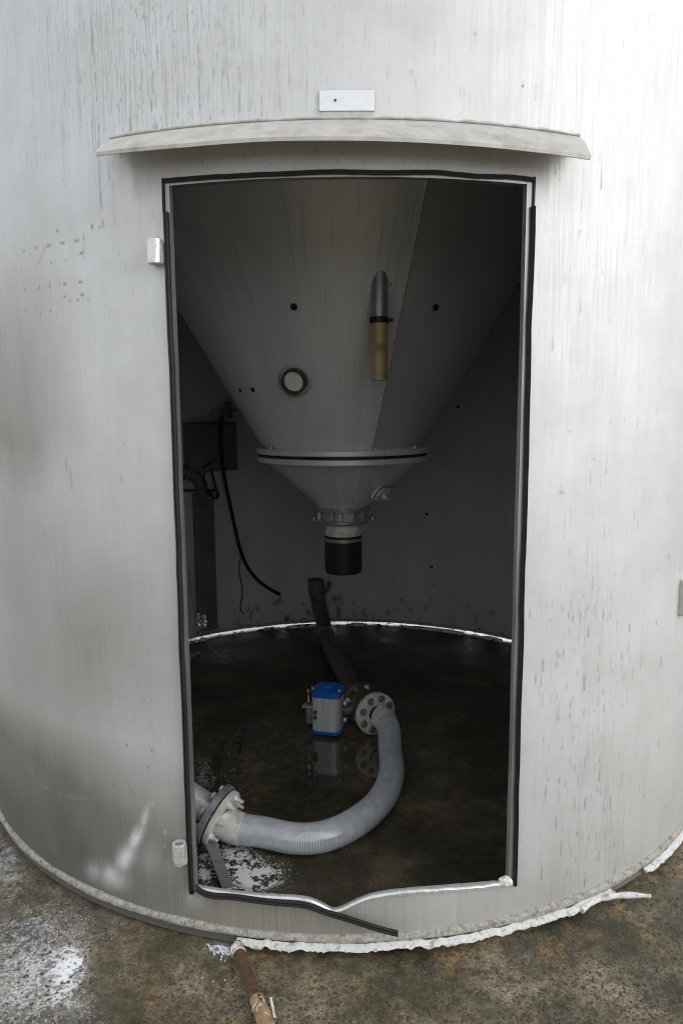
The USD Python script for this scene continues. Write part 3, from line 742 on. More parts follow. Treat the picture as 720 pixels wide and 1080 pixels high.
# door frame: steel lining of the opening, and black rubber seal -------------------------------------------------
def upright(s_in, s_out, edge, r0, r1, z0, z1, n=60, wav=0.0, seed=0):
    z = np.linspace(z0, z1, n)
    w = (meshkit.fbm(np.stack([z * 7, 0 * z, 0 * z], -1), 3, seed) - 0.5) * wav
    A, B = edge + (s_in + w) / R, edge + (s_out + w) / R
    return sweep([cyl(A, z, r0), cyl(B, z, r0), cyl(B, z, r1), cyl(A, z, r1)])


def header(z_in, z_out, r0, r1, a0, a1, n=60, wav=0.0, seed=0):
    ph = np.linspace(a0, a1, n)
    w = (meshkit.fbm(np.stack([ph * 12, 0 * ph, 0 * ph], -1), 3, seed) - 0.5) * wav
    return sweep([cyl(ph, z_in + w, r0), cyl(ph, z_out + w, r0), cyl(ph, z_out + w, r1), cyl(ph, z_in + w, r1)])


zl, zr_ = float(zsill(L_)), float(zsill(R_))
fr_ = obj('door_frame', cat([upright(0.0, 0.011, L_, R - 0.012, R + 0.002, zl, ZD, wav=.002), upright(-0.015, 0.0, R_, R - 0.014, R + 0.002, zr_, ZD, wav=.002, seed=3), header(ZD - 0.013, ZD, R - 0.02, R + 0.001, L_ + .0080, R_ - .0108)]), 'frame_steel', silo, smooth=25)


def seal(side, z0, z1):
    e, sg = (L_, 1) if side < 0 else (R_, -1)
    n = 120
    z = np.linspace(z0, z1, n)
    w = (meshkit.fbm(np.stack([z * 5, 0 * z + side, 0 * z], -1), 3, 5) - 0.5) * 0.006
    prof = [(-0.008, 0.001), (-0.008, 0.009), (-0.003, 0.013), (0.001, 0.009), (0.0035, 0.0085), (0.007, 0.013), (0.011, 0.010), (0.0125, 0.004), (0.0125, 0.001)]
    prof = [(a * 0.62 - (0.001 if side > 0 else 0), b * 0.7) for a, b in prof]
    if side > 0:
        prof = [(a * 0.8 - 0.001, b) for a, b in prof]
    return sweep([cyl(e + sg * (a + w) / R, z, R + 0.003 + b) for a, b in prof])


obj('door_seal', seal(-1, zl - 0.012, wall_at(178, 224)[1]), 'black_rubber', silo, smooth=50, label='torn black rubber seal down the left jamb')
obj('door_seal', seal(1, zr_ - 0.004, wall_at(558, 218)[1]), 'black_rubber', silo, smooth=50, label='black rubber seal down the right jamb')
for side, zc in ((-1, wall_at(178, 224)[1]), (1, wall_at(558, 218)[1])):
    e = L_ if side < 0 else R_
    obj('seal_remnant', upright(-0.006 if side < 0 else 0.001, -0.001 if side < 0 else 0.006, e, R + 0.001, R + 0.006, zc, ZD + 0.004, n=24, wav=0.003, seed=side + 9), 'black_rubber', silo, smooth=25, label='thin torn rest of rubber seal in the upper %s corner' % ('left' if side < 0 else 'right'))
ph = np.linspace(L_ - 0.003, R_ + 0.002, 160)
w = (meshkit.fbm(np.stack([ph * 14, 0 * ph, 0 * ph], -1), 3, 15) - 0.5) * 0.006
obj('door_seal', sweep([cyl(ph, ZD + a + w, R + 0.003 + b) for a, b in [(0.002, 0.001), (0.002, 0.003), (0.0, 0.005), (-0.002, 0.004), (-0.003, 0.0035), (-0.005, 0.005), (-0.0075, 0.004), (-0.0075, 0.001)]]), 'black_rubber', silo, smooth=50, label='black rubber seal under the door head')

# bent sill lip along the foot of the doorway
ph = np.linspace(L_, R_, 240)
zs = zsill(ph)
from scipy.ndimage import gaussian_filter1d
zs = gaussian_filter1d(zs, 2.0)
nl = meshkit.fbm(np.stack([ph * 40, 0 * ph, 0 * ph], -1), 3, 8) - 0.5
rt = np.clip((ph - math.radians(1.5)) / 0.08, 0, 1)                    # the right half keeps a thicker ragged bead
obj('sill_lip', sweep([cyl(ph, zs - 0.003 - 0.005 * rt, R + 0.0025 + 0.001 * rt), cyl(ph, zs + 0.001 + 0.004 * nl * rt, R + 0.004 + 0.003 * rt), cyl(ph, zs + 0.005 + 0.004 * nl * rt, R + 0.001 + 0.002 * rt), cyl(ph, zs + 0.006 + 0.005 * nl * rt, R - 0.004), cyl(ph, zs + 0.004, R - 0.012), cyl(ph, zs - 0.003, R - 0.011)]), 'sill_metal' if False else 'bright_steel', silo, smooth=35, label='bright bent metal lip along the door sill')
lump = trimesh.creation.icosphere(3, 1.0)
lump.vertices *= 0.7 + 0.7 * meshkit.fbm(lump.vertices * 2.2, 3, 4)[:, None]
cc = wall_point(533, 930)
obj('sealant_lump', put(trimesh.Trimesh(lump.vertices * [0.017, 0.012, 0.012], lump.faces), cc + [0, -0.004, 0.004]), 'rim_sealant', silo, smooth=50)

# hopper ---------------------------------------------------------------------------------------------
ZF1 = depth_at(362, 473)[2]                                            # upper flange
RH = 0.337
SL = math.tan(math.radians(30.3))
ZC1 = ZF1 + (R - 0.004 - RH) / SL
def cone_point(px, py, off=0.0):
    r = ray(px, py)
    t0, t1 = 0.5, 6.0
    ts = np.linspace(t0, t1, 20000)
    P = EYE + ts[:, None] * r
    rad = np.hypot(P[:, 0], P[:, 1])
    ins = rad < RH + (P[:, 2] - ZF1) * SL + off
    k = np.argmax(ins)
    return P[k]


def cone_normal(p):
    a = math.atan2(p[1], p[0])
    c, s = math.cos(math.radians(30.3)), math.sin(math.radians(30.3))
    return np.array([math.cos(a) * c, math.sin(a) * c, -s])


s0, s1 = cone_point(450, 186), cone_point(393, 468)
aa, zz_ = np.linspace(math.atan2(s0[1], s0[0]), math.atan2(s1[1], s1[0]), 200), np.linspace(s0[2] + 0.0, s1[2], 200)
zt = np.concatenate([np.linspace(ZC1, zz_[0] + 0.02, 40), zz_])
aa = np.interp(zt[::-1], zz_[::-1], aa[::-1])[::-1]
zz_ = np.append(zt, ZF1); aa = np.append(aa, aa[-1])
rad_ = RH + (zz_ - ZF1) * SL - 0.0005


def cone_sheet(w0, w1, lift):                  # rolled sheet from the seam round by the angles w0 .. w1
    w = np.linspace(w0, w1, 110)
    A = aa[:, None] + w[None, :]
    rr_ = (rad_ + lift)[:, None]
    P = np.stack([rr_ * np.cos(A), rr_ * np.sin(A), np.broadcast_to(zz_[:, None], A.shape)], -1)
    return tm(P.reshape(-1, 3), grid(P)[:, ::-1] if w1 > w0 else grid(P))


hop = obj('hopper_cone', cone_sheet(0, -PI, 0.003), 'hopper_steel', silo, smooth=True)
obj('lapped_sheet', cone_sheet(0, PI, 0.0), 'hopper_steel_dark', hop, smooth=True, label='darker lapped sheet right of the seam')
rad_ = rad_ + 0.003
obj('weld_seam', tube(np.stack([rad_ * np.cos(aa), rad_ * np.sin(aa), zz_], 1), 0.0042, 8), 'weld_bead', hop, smooth=60)
for px, py, r_ in [(310, 323, 0.013), (459, 324, 0.012), (267, 410.5, 0.010), (254, 411, 0.008)]:
    c = cone_point(px, py)
    obj('plug', put(revolve([(r_, -0.01), (r_, 0.004), (r_ * .7, 0.007), (0, 0.007)], 14), c, axis_frame(cone_normal(c))), 'black_rubber', hop)
for px, py in [(469, 429), (483, 429), (450, 542), (455, 598)]:
    c = wall_point(px, py, R - 0.006, True)
    obj('plug', put(revolve([(0.009, 0), (0.009, 0.006), (0, 0.006)], 10), c, axis_frame(-c * [1, 1, 0])), 'black_rubber', silo)
c = cone_point(312, 400)
n_ = cone_normal(c)
axis = n_ + np.array([0.0, -0.25, 0.12])
axis /= np.linalg.norm(axis)
c = c + axis * 0.012
M = axis_frame(axis)
obj('sight_collar', put(revolve([(0.066, -0.05), (0.062, 0.0), (0.060, 0.004)], 40), c, M), 'hopper_steel', hop, smooth=40)
obj('sight_ring', put(closed_ring([(0.036, -0.01), (0.036, 0.018), (0.039, 0.022), (0.044, 0.022), (0.047, 0.018), (0.047, -0.04), (0.036, -0.04)], 40), c, M), 'dark_rim', hop, smooth=40, label='dark ring of the sight port')
obj('sight_glass', put(revolve([(0.0362, -0.02), (0.0362, 0.015), (0, 0.015)], 40), c, M), 'sight_disc', hop, smooth=40, label='pale round sight disc')

# sampling spout: steel elbow, black clip, amber tube
ct = cone_point(400, 303)
base = ct + cone_normal(ct) * [0.004, 0.004, 0]
zlow = depth_at(398, 337, base[1])[2]
pth = np.linspace([base[0], base[1], ct[2] + 0.09], [base[0] - 0.002, base[1], zlow], 16)
rs = 0.0285
sp_ = obj('sample_spout', tube(pth, rs, 24), 'grey_flange', silo, smooth=50)
nn_ = rng.normal(size=(12, 3))
obj('weld_bead', cat(put(trimesh.creation.icosphere(1, 0.007 + 0.003 * rng.random()), ct + cone_normal(ct) * 0.004 + rs * 1.1 * np.array([math.cos(t), 0.0, 0.55 * math.sin(t) + .25])) for t in np.linspace(0.2, PI - 0.2, 8)), 'weld_bead', sp_, smooth=60)
e = pth[-1]
obj('clip', put(closed_ring([(rs, -0.012), (rs + 0.004, -0.012), (rs + 0.004, 0.008), (rs, 0.008)], 28), e), 'black_rubber', sp_)
obj('clip_screw', put(cbox(0.022, 0.014, 0.012, 0.003), e + [0.036, -0.008, -0.002]), 'black_rubber', sp_)
tub = revolve([(rs * 0.88, -0.232), (rs * 1.02, -0.232), (rs * 1.02, 0.0), (rs * 0.88, 0.0)], 28)
zb_ = depth_at(397, 401, e[1])[2]
k_ = (e[2] - zb_) / 0.232
tub.vertices[:, 2] *= k_
obj('amber_tube', put(tub, e), 'amber_tube', sp_, smooth=40, label='yellowed tube end of the spout')

# hopper flange: two plates with a dark gasket, weld blobs
fl = obj('hopper_flange', closed_ring([(0.30, ZF1 - 0.014), (0.370, ZF1 - 0.014), (0.374, ZF1 - 0.011), (0.374, ZF1 + 0.006), (0.370, ZF1 + 0.009), (0.30, ZF1 + 0.009)], 120), 'hopper_steel', silo)
obj('gasket', closed_ring([(0.30, ZF1 - 0.026), (0.362, ZF1 - 0.026), (0.362, ZF1 - 0.0145), (0.30, ZF1 - 0.0145)], 96), 'black_rubber', fl)
obj('hopper_flange', closed_ring([(0.30, ZF1 - 0.05), (0.366, ZF1 - 0.05), (0.370, ZF1 - 0.047), (0.370, ZF1 - 0.0295), (0.366, ZF1 - 0.0265), (0.30, ZF1 - 0.0265)], 120), 'hopper_steel', silo)
blobs = []
for t in np.linspace(0, 2 * PI, 150):
    t += rng.uniform(-.015, .015)
    blobs.append(put(trimesh.creation.icosphere(1, 0.005 + 0.004 * rng.random()), (0.340 * math.cos(t), 0.340 * math.sin(t), ZF1 + 0.011)))
obj('weld_bead', cat(blobs), 'weld_bead', fl, smooth=60)
for t in (-0.62, -PI + 0.62):
    obj('bolt', put(hexnut(0.012, 0.014), (0.358 * math.cos(t), 0.358 * math.sin(t), ZF1 + 0.009)), 'dull_bolt', fl)

# lower cone, coupling, collar, sleeve
z1, z2 = ZF1 - 0.05, depth_at(362, 531)[2]
lc = obj('lower_cone', revolve([(0.335, z1), (0.285, z1 - (z1 - z2) * 0.23), (0.20, z1 - (z1 - z2) * 0.62), (0.125, z2 + 0.01), (0.108, z2 - 0.02)][::-1], 96), 'hopper_steel', silo, smooth=35)
pc = depth_at(400, 519, -0.10)
pn = np.array([0.62, -0.52, -0.55])
M = axis_frame(pn)
obj('port_neck', put(revolve([(0.036, -0.08), (0.036, 0.0), (0.046, 0.0), (0.046, 0.012), (0, 0.012)], 32), pc, M), 'hopper_steel', lc, smooth=35)
obj('port_cap', put(revolve([(0.040, 0.014), (0.040, 0.024), (0.030, 0.030), (0.010, 0.030), (0.008, 0.052), (0, 0.052)], 28), pc, M), 'bright_steel', lc, smooth=35)
obj('port_gasket', put(closed_ring([(0.02, 0.0115), (0.043, 0.0115), (0.043, 0.0145), (0.02, 0.0145)], 28), pc, M), 'black_rubber', lc)
obj('wing_nut', put(cbox(0.045, 0.008, 0.016, 0.003), pc + pn / np.linalg.norm(pn) * 0.046, M), 'bright_steel', lc)
zt_, zb2 = depth_at(362, 531)[2], depth_at(362, 551)[2]
hc = zt_ - zb2
cp = obj('pipe_coupling', closed_ring([(0.07, zb2), (0.108, zb2), (0.114, zb2 + 0.008), (0.114, zb2 + 0.016), (0.104, zb2 + 0.02), (0.104, zt_ - 0.03), (0.118, zt_ - 0.026), (0.120, zt_ - 0.012), (0.112, zt_), (0.07, zt_)], 64), 'grey_flange', silo)
for k in range(8):
    t = k * PI / 4 + 0.19
    obj('lug', put(cbox(0.020, 0.052, hc * 0.52, 0.004), (0.110 * math.cos(t), 0.110 * math.sin(t), (zt_ + zb2) / 2 - 0.006), rotz(t)), 'grey_flange', cp, smooth=25)
for t in (0.05, PI - 0.05):
    obj('clamp_bolt', put(cbox(0.02, 0.03, 0.03, 0.006), (0.128 * math.cos(t), 0.128 * math.sin(t), zb2 + 0.018)), 'dull_bolt', cp)
z3, z4 = depth_at(362, 563)[2], depth_at(362, 603)[2]
obj('outlet_collar', closed_ring([(0.055, z3 - 0.02), (0.080, z3 - 0.02), (0.080, z3 + 0.012), (0.076, z3 + 0.016), (0.076, zb2 + 0.004), (0.055, zb2 + 0.004)], 48), 'cream_plastic', silo)
obj('rubber_sleeve', closed_ring([(0.060, z4 + 0.01), (0.068, z4), (0.078, z4), (0.083, z4 + 0.012), (0.082, z3 - 0.03), (0.083, z3 - 0.012), (0.079, z3), (0.060, z3)], 56), 'black_rubber', silo, smooth=40)
obj('sleeve_band', closed_ring([(0.082, z3 - 0.028), (0.0855, z3 - 0.028), (0.0855, z3 - 0.014), (0.082, z3 - 0.014)], 48), 'dull_bolt', silo, smooth=40)

# ------------------------------------------------------------------ loose seal strip hanging out at the sill
pl = [wall_point(x, y, R + 0.014) for x, y in [(206, 934), (214, 940.5), (240, 944.5), (275, 949), (308, 952), (325, 954.5), (342, 960.5)]]
pl += [wall_point(360, 966, R + 0.022), wall_point(385, 974, R + 0.030), wall_point(419.5, 983.5, R + 0.036)]
pth, _ = smooth_path(pl, 90)
strip = cat([tube(pth, 0.0046, 10), tube(pth + [0, -0.002, -0.0075], 0.0040, 10)])
t_ = thing('rubber_strip', 'torn black rubber seal strip lying along the sill and dangling', 'rubber strip', pth[0])
obj('strip', strip, 'black_rubber', t_, smooth=50)

# ------------------------------------------------------------------ torn white sealant along the foot
def torn(p_from, p_to, end, label, seed, hgt):
    a0, a1 = wall_at(*p_from, R + 0.02)[0], wall_at(*p_to, R + 0.02)[0]
    n = 1000
    ph = np.linspace(a0, a1, n)
    lowz, topz = 0.019, ZB + 0.001
    nA = meshkit.fbm(np.stack([ph * 70, 0 * ph, 0 * ph], -1), 4, seed) - 0.5
    nB = meshkit.fbm(np.stack([ph * 25, 0 * ph, 0 * ph], -1), 3, seed + 3) - 0.5
    tap = np.clip(np.minimum(np.arange(n) / 40, (n - 1 - np.arange(n)) / 24), 0.15, 1)
    rr = R + 0.020 + 0.008 * nB
    t = 0.006
    nC = meshkit.fbm(np.stack([ph * 130, 0 * ph, 0 * ph], -1), 4, seed + 6) - 0.5
    nD = meshkit.fbm(np.stack([ph * 240, 0 * ph + 7, 0 * ph], -1), 3, seed + 8) - 0.5
    nA = nA + 0.35 * nC
    rr = rr + 0.0015 * nD
    path = [cyl(ph, topz + 0.006 * nA, rr - 0.012), cyl(ph, topz - 0.004 + 0.006 * nA, rr), cyl(ph, (lowz + topz) / 2 + 0.003 * nD, rr + t * 0.5 + 0.001 * nC), cyl(ph, lowz + 0.018 * nA + (1 - tap) * 0.01, rr + t * 0.7 + 0.004 * nA), cyl(ph, lowz + 0.010 * nA, rr - 0.003), cyl(ph, lowz + 0.008, rr - 0.014)]
    tt = thing('sealant_strip', label, 'sealant', path[0][0])
    obj('strip', sweep(path), 'white_sealant', tt, smooth=45)
    if end is not None:
        q, _ = smooth_path(end, 40)
        wv = np.interp(np.arange(40), [0, 30, 39], [1.0, 0.95, 0.55]) * 0.0085 + 0.003 * (meshkit.noise(np.stack([np.arange(40) * .35, np.zeros(40), np.zeros(40)], -1), 2) - 0.5)
        obj('loose_end', tube(q, wv, 10), 'white_sealant', tt, smooth=50)


e0 = wall_point(640, 946, R + 0.02)
torn((249, 1000), (646, 945), [e0 + [-0.09, -0.055, -0.002], e0 + [-0.03, -0.012, 0.0], floor_at(660, 944.5, 0.02), floor_at(686, 945.5, 0.018)], 'long torn white sealant strip along the silo foot below the doorway', 5, 0.03)
torn((682, 922), (770, 830), None, 'short torn white sealant strip on the silo foot at far right', 15, 0.03)

# ------------------------------------------------------------------ valve with pneumatic actuator
az = math.radians(27)
vd = np.array([math.sin(az), -math.cos(az), 0.0])
P1 = floor_at(397, 753.5, 0.095 + Z0)                                   # face of the pale flange
P0 = P1 - vd * 0.165
zf = P1[2]
val = thing('ball_valve', 'dark flanged valve with blue and grey pneumatic actuator lying on wet floor', 'valve', (P1[0], P1[1], Z0))
body = revolve([(0, 0), (0.088, 0), (0.090, 0.002), (0.090, 0.022), (0.088, 0.024), (0.058, 0.024), (0.066, 0.05), (0.07, 0.075), (0.066, 0.10), (0.058, 0.121), (0.084, 0.121), (0.088, 0.123), (0.088, 0.142), (0, 0.142)], 56)
vb = obj('valve_body', put(body, P0, axis_frame(vd)), 'dark_valve', val, smooth=35)
for k in range(8):
    t = (k + 0.5) * PI / 4
    MM = axis_frame(vd)
    c = P0 + MM[:3, 0] * 0.074 * math.cos(t) + MM[:3, 1] * 0.074 * math.sin(t)
    obj('bolt', put(of(m3.Manifold.cylinder(0.071, 0.006, 0.006, 8).translate((0, 0, -0.026)) + m3.Manifold.cylinder(0.009, 0.0105, 0.0105, 6).translate((0, 0, 0.0235)) + m3.Manifold.cylinder(0.009, 0.0105, 0.0105, 6).translate((0, 0, -0.0095))), c, MM), 'zinc_bolt' if k % 2 else 'dull_bolt', vb)
AC = floor_at(346, 777, Z0)
AC = np.array([AC[0], AC[1] + 0.055, Z0])
yaw = math.radians(-14)
MA = rotz(yaw)


def rounded_prism(w, d, h, r, z0, n=6, bulge=0.0):
    pts = []
    for cx, cy, a0 in ((1, 1, 0), (-1, 1, PI / 2), (-1, -1, PI), (1, -1, 1.5 * PI)):
        for k in range(n + 1):
            t = a0 + k / n * PI / 2
            pts.append((cx * (w / 2 - r) + r * math.cos(t), cy * (d / 2 - r) + r * math.sin(t)))
    pts = np.array(pts)
    return m3.CrossSection([pts]).extrude(h).translate((0, 0, z0))


W_, D_ = 0.124, 0.118
secs = [(0.018, 0.178)]
bod = rounded_prism(W_, D_, 0.150, 0.030, 0.022)
for k in range(7):                                                      # shallow extrusion grooves
    bod = bod - m3.Manifold.cube((0.0025, 0.006, 0.2), True).translate((-0.035 + k * 0.0125, -D_ / 2, 0.1))
ab = obj('actuator_body', put(of(bod), AC, MA), 'actuator_alloy', val, smooth=30)


def cap(z, up):
    lay = []
    for w, d, r, zz0 in ([(W_ + 0.006, D_ + 0.006, 0.030, 0.0), (W_ + 0.006, D_ + 0.006, 0.030, 0.020), (W_ - 0.014, D_ - 0.014, 0.034, 0.031), (W_ * 0.52, D_ * 0.52, 0.026, 0.036), (W_ * 0.46, D_ * 0.46, 0.024, 0.041)] if up else
                         [(W_ + 0.006, D_ + 0.006, 0.030, 0.0), (W_ + 0.006, D_ + 0.006, 0.030, -0.012), (W_ - 0.02, D_ - 0.02, 0.03, -0.021)]):
        c, _, _ = meshkit.arrays(rounded_prism(w, d, 0.0001, r, z + zz0, 8))
        lay.append(c)
    return cat([trimesh.convex.convex_hull(np.vstack([lay[i], lay[i + 1]])) for i in range(len(lay) - 1)])


obj('end_cap', put(cap(0.172, True), AC, MA), 'blue_paint', ab, smooth=35)
obj('end_cap', put(cap(0.0218, False), AC, MA), 'blue_paint', ab, smooth=35)
for zc in (0.083, 0.106):
    obj('air_port', put(closed_ring([(0.004, 0), (0.009, 0), (0.009, 0.005), (0.004, 0.005)], 16), AC + (MA[:3, :3] @ [-0.042, -D_ / 2 + 0.001, zc]), MA @ axis_frame([0, -1, 0])), 'dark_rim', ab)
# screws on the caps
for sx in (-1, 1):
    obj('cap_screw', put(revolve([(0.006, 0), (0.006, 0.006), (0, 0.006)], 10), AC + MA[:3, :3] @ [sx * 0.058, -0.03, 0.198]), 'zinc_bolt', ab)
sb = obj('solenoid_block', put(cbox(0.026, 0.06, 0.085, 0.004), AC + MA[:3, :3] @ [-W_ / 2 - 0.014, -0.012, 0.085], MA), 'grey_flange', val, smooth=25)
for k, (dx, dy) in enumerate([(-0.004, -0.03), (0.004, 0.006)]):
    c = AC + MA[:3, :3] @ [-W_ / 2 - 0.014 + dx, dy, 0]
    obj('air_pipe', tube([c + [0, 0, 0.12], c + [0, 0, 0.16], c + [0, 0, 0.195]], 0.0045, 10), 'bright_steel', sb)
    obj('pipe_collar', put(revolve([(0, 0), (0.0075, 0), (0.0075, 0.012), (0, 0.012)], 12), c + [0, 0, 0.128]), 'red_plastic', sb)
    obj('pipe_collar', put(revolve([(0, 0), (0.0075, 0), (0.0075, 0.010), (0, 0.010)], 12), c + [0, 0, 0.172]), 'red_plastic', sb)
c = AC + MA[:3, :3] @ [-W_ / 2 - 0.02, -0.02, 0.118]
obj('bracket_plate', put(cbox(0.05, 0.05, 0.005, 0.001), c, MA), 'bright_steel', sb, smooth=25)
# mounting yoke between actuator and valve
a_, b_ = AC + np.array([W_ / 2 - 0.005, 0.0, 0.095]), P0 + vd * 0.075
obj('yoke', tube([a_, 0.5 * (a_ + b_), b_], 0.026, 20), 'dark_valve', val, smooth=40)
obj('yoke_bolt', put(hexnut(0.010, 0.012), a_ + [0.012, -0.030, 0.045], axis_frame([1, -.4, 0])), 'zinc_bolt', val)
obj('yoke_bolt', put(hexnut(0.010, 0.012), a_ + [0.012, -0.030, -0.03], axis_frame([1, -.4, 0])), 'zinc_bolt', val)


# ------------------------------------------------------------------ grey spiral hose between the valve and the pipe
def flange(parent, name, c, d, r, t, mat, bolts, br, bmat, nut=0.011, roll=0.2, stud=0.02, both=False):
    MM = axis_frame(d, roll)
    fp = obj(name, put(closed_ring([(0.035, 0), (r - 0.002, 0), (r, 0.002), (r, t - 0.002), (r - 0.002, t), (0.035, t)], 64), c, MM), mat, parent, smooth=30)
    for k in range(bolts):
        a = k * 2 * PI / bolts
        q = c + MM[:3, 0] * br * math.cos(a) + MM[:3, 1] * br * math.sin(a)
        cy = lambda h, r_, z, seg=12: m3.Manifold.cylinder(h, r_, r_, seg).translate((0, 0, z))
        man = cy(0.004, nut * 1.35, t - 0.001, 18) + cy(0.010, nut, t + 0.002, 6).rotate((0, 0, 37 * k)) + cy(stud + 0.002, nut * 0.55, t - 0.001, 10)
        if both:
            man = man + cy(t + both + 0.004, nut * 0.5, -both - 0.002, 10) + cy(0.011, nut, -both - 0.009, 6).rotate((0, 0, 23 * k))
        obj('bolt', put(of(man), q, MM), bmat, fp, smooth=25)
    return fp


d2 = np.array([0.86, -0.31, -0.40])       # the pipe slopes down towards the hose
d2 /= np.linalg.norm(d2)
C2 = floor_at(230, 861, 0.105)
path_px = [(411, 786, .052), (413, 812, .052), (400, 846, .052), (371, 870, .052), (333, 884, .052), (300, 883, .053), (275, 877.5, .060)]
ctrl = [P1 + vd * 0.03, P1 + vd * 0.085 + [0, 0, -0.006]] + [floor_at(x, y, z + Z0) for x, y, z in path_px] + [C2 + d2 * 0.075 + [0, 0, 0.002], C2 + d2 * 0.02]
NP = 3000
hp, Lh = smooth_path(ctrl, NP)
pit = 0.0064
s_ = np.linspace(0, Lh, NP)
SIDES = 30
t, a_f, b_f = frames(hp)
ang = np.arange(SIDES) * 2 * PI / SIDES
phase = (s_[:, None] / pit + ang[None, :] / (2 * PI))
rib = 0.5 + 0.5 * np.cos(phase * 2 * PI)
rad = 0.0475 + 0.00025 * rib
taper = np.clip(np.minimum(s_ / 0.04, (Lh - s_) / 0.05), 0, 1)[:, None]
rad = rad * (0.90 + 0.10 * taper)
V = hp[:, None] + rad[..., None] * (np.cos(ang)[None, :, None] * a_f[:, None] + np.sin(ang)[None, :, None] * b_f[:, None])
i, j = np.meshgrid(np.arange(NP - 1), np.arange(SIDES), indexing='ij')
Q = np.stack([i * SIDES + j, i * SIDES + (j + 1) % SIDES, (i + 1) * SIDES + (j + 1) % SIDES, (i + 1) * SIDES + j], -1).reshape(-1, 4)
hose = thing('spiral_hose', 'thick grey ribbed spiral hose curving across the wet floor', 'hose', (hp[NP // 2][0], hp[NP // 2][1], Z0))
obj('hose_wall', tm(V.reshape(-1, 3), Q), 'spiral_hose', hose, smooth=True, prim={'rib': rib.ravel()})
flange(hose, 'end_flange', P1 - vd * 0.022, vd, 0.0915, 0.022, 'cream_plastic', 8, 0.070, 'dull_bolt', nut=0.0115, roll=0.45, stud=0.013)
k = 130
obj('cuff', tube(hp[:k:6], np.linspace(0.0495, 0.0485, len(hp[:k:6])), 32), 'cream_plastic', hose, smooth=40)
obj('cuff', tube(hp[-170::6], np.linspace(0.0500, 0.055, len(hp[-170::6])), 32), 'cream_plastic', hose, smooth=40)
flange(hose, 'end_flange', C2 + d2 * 0.003, d2, 0.093, 0.018, 'cream_plastic', 8, 0.075, 'zinc_bolt', nut=0.0108, roll=0.25, stud=0.028, both=0.034)

pipe = thing('discharge_pipe', 'grey steel pipe with bolted flange entering behind left door jamb', 'pipe', (C2[0], C2[1], Z0))
obj('flange', put(closed_ring([(0.04, 0), (0.097, 0), (0.099, 0.002), (0.099, 0.020), (0.097, 0.022), (0.04, 0.022)], 64), C2 - d2 * 0.024, axis_frame(d2)), 'grey_flange', pipe)
obj('gasket', put(closed_ring([(0.04, 0), (0.080, 0), (0.080, 0.005), (0.04, 0.005)], 48), C2 - d2 * 0.002, axis_frame(d2)), 'black_rubber', pipe)
obj('pipe_wall', tube([C2 - d2 * 0.024, C2 - d2 * 0.5, C2 - d2 * 1.10], 0.047, 36), 'zinc_bolt', pipe, smooth=40)

# flat strip propped under the flange
b0, b1 = floor_at(222, 897, 0.03), floor_at(240, 938, 0.014)
b0 = np.array([b0[0], b0[1], 0.05])
dd = b1 - b0
Ls = np.linalg.norm(dd)
Mx = np.eye(4); Mx[:3, 0] = dd / Ls; Mx[:3, 1] = np.cross([0, 0, 1], Mx[:3, 0]); Mx[:3, 1] /= np.linalg.norm(Mx[:3, 1]); Mx[:3, 2] = np.cross(Mx[:3, 0], Mx[:3, 1])
obj('steel_strip', put(cbox(Ls + 0.02, 0.034, 0.006, 0.0015), (b0 + b1) / 2 + [0, 0, 0.006], Mx), 'grey_flange', label='flat grey steel strip propped under the hose flange by the sill', category_='x') if False else tag(obj('steel_strip', put(cbox(Ls + 0.02, 0.034, 0.006, 0.0015), (b0 + b1) / 2 + [0, 0, 0.006], Mx), 'grey_flange', smooth=25), 'flat grey steel strip propped under the hose flange by the sill', 'strip')

# ------------------------------------------------------------------ dark hose from the valve to the back wall
bk = [P0 - vd * 0.0, floor_at(363, 711, 0.075), floor_at(351, 689, 0.058), floor_at(342.5, 664, 0.06)]
wz_ = wall_point(336, 632, R - 0.10, True)
bk += [wz_ + [-0.0, 0, -0.02], wall_point(333, 613, R - 0.065, True)]
bp, Lb = smooth_path(bk, 160)
bh = thing('discharge_hose', 'dark worn hose running from the valve and up the back wall', 'hose', (bp[80][0], bp[80][1], Z0))
obj('hose_wall', tube(bp, 0.046, 28), 'black_hose', bh, smooth=50)
e = bp[-1]
tdir = bp[-1] - bp[-4]; tdir /= np.linalg.norm(tdir)
obj('coupler', put(closed_ring([(0.04, -0.10), (0.052, -0.10), (0.052, -0.006), (0.049, 0.0), (0.040, 0.0)], 32), e + tdir * 0.012, axis_frame(tdir)), 'duct_steel', bh)
obj('cam_lever', tube(smooth_path([e + [0.05, -0.01, -0.075], e + [0.075, -0.015, -0.05], e + [0.088, -0.015, 0.0]], 12)[0], 0.011, 10), 'duct_steel', bh, smooth=50)
k = np.argmin(np.abs(bp[:, 2] - (e[2] - 0.17)) + (np.arange(160) < 90) * 9)
obj('hose_band', tube(bp[118:122], 0.049, 28), 'dull_bolt', bh, smooth=40)

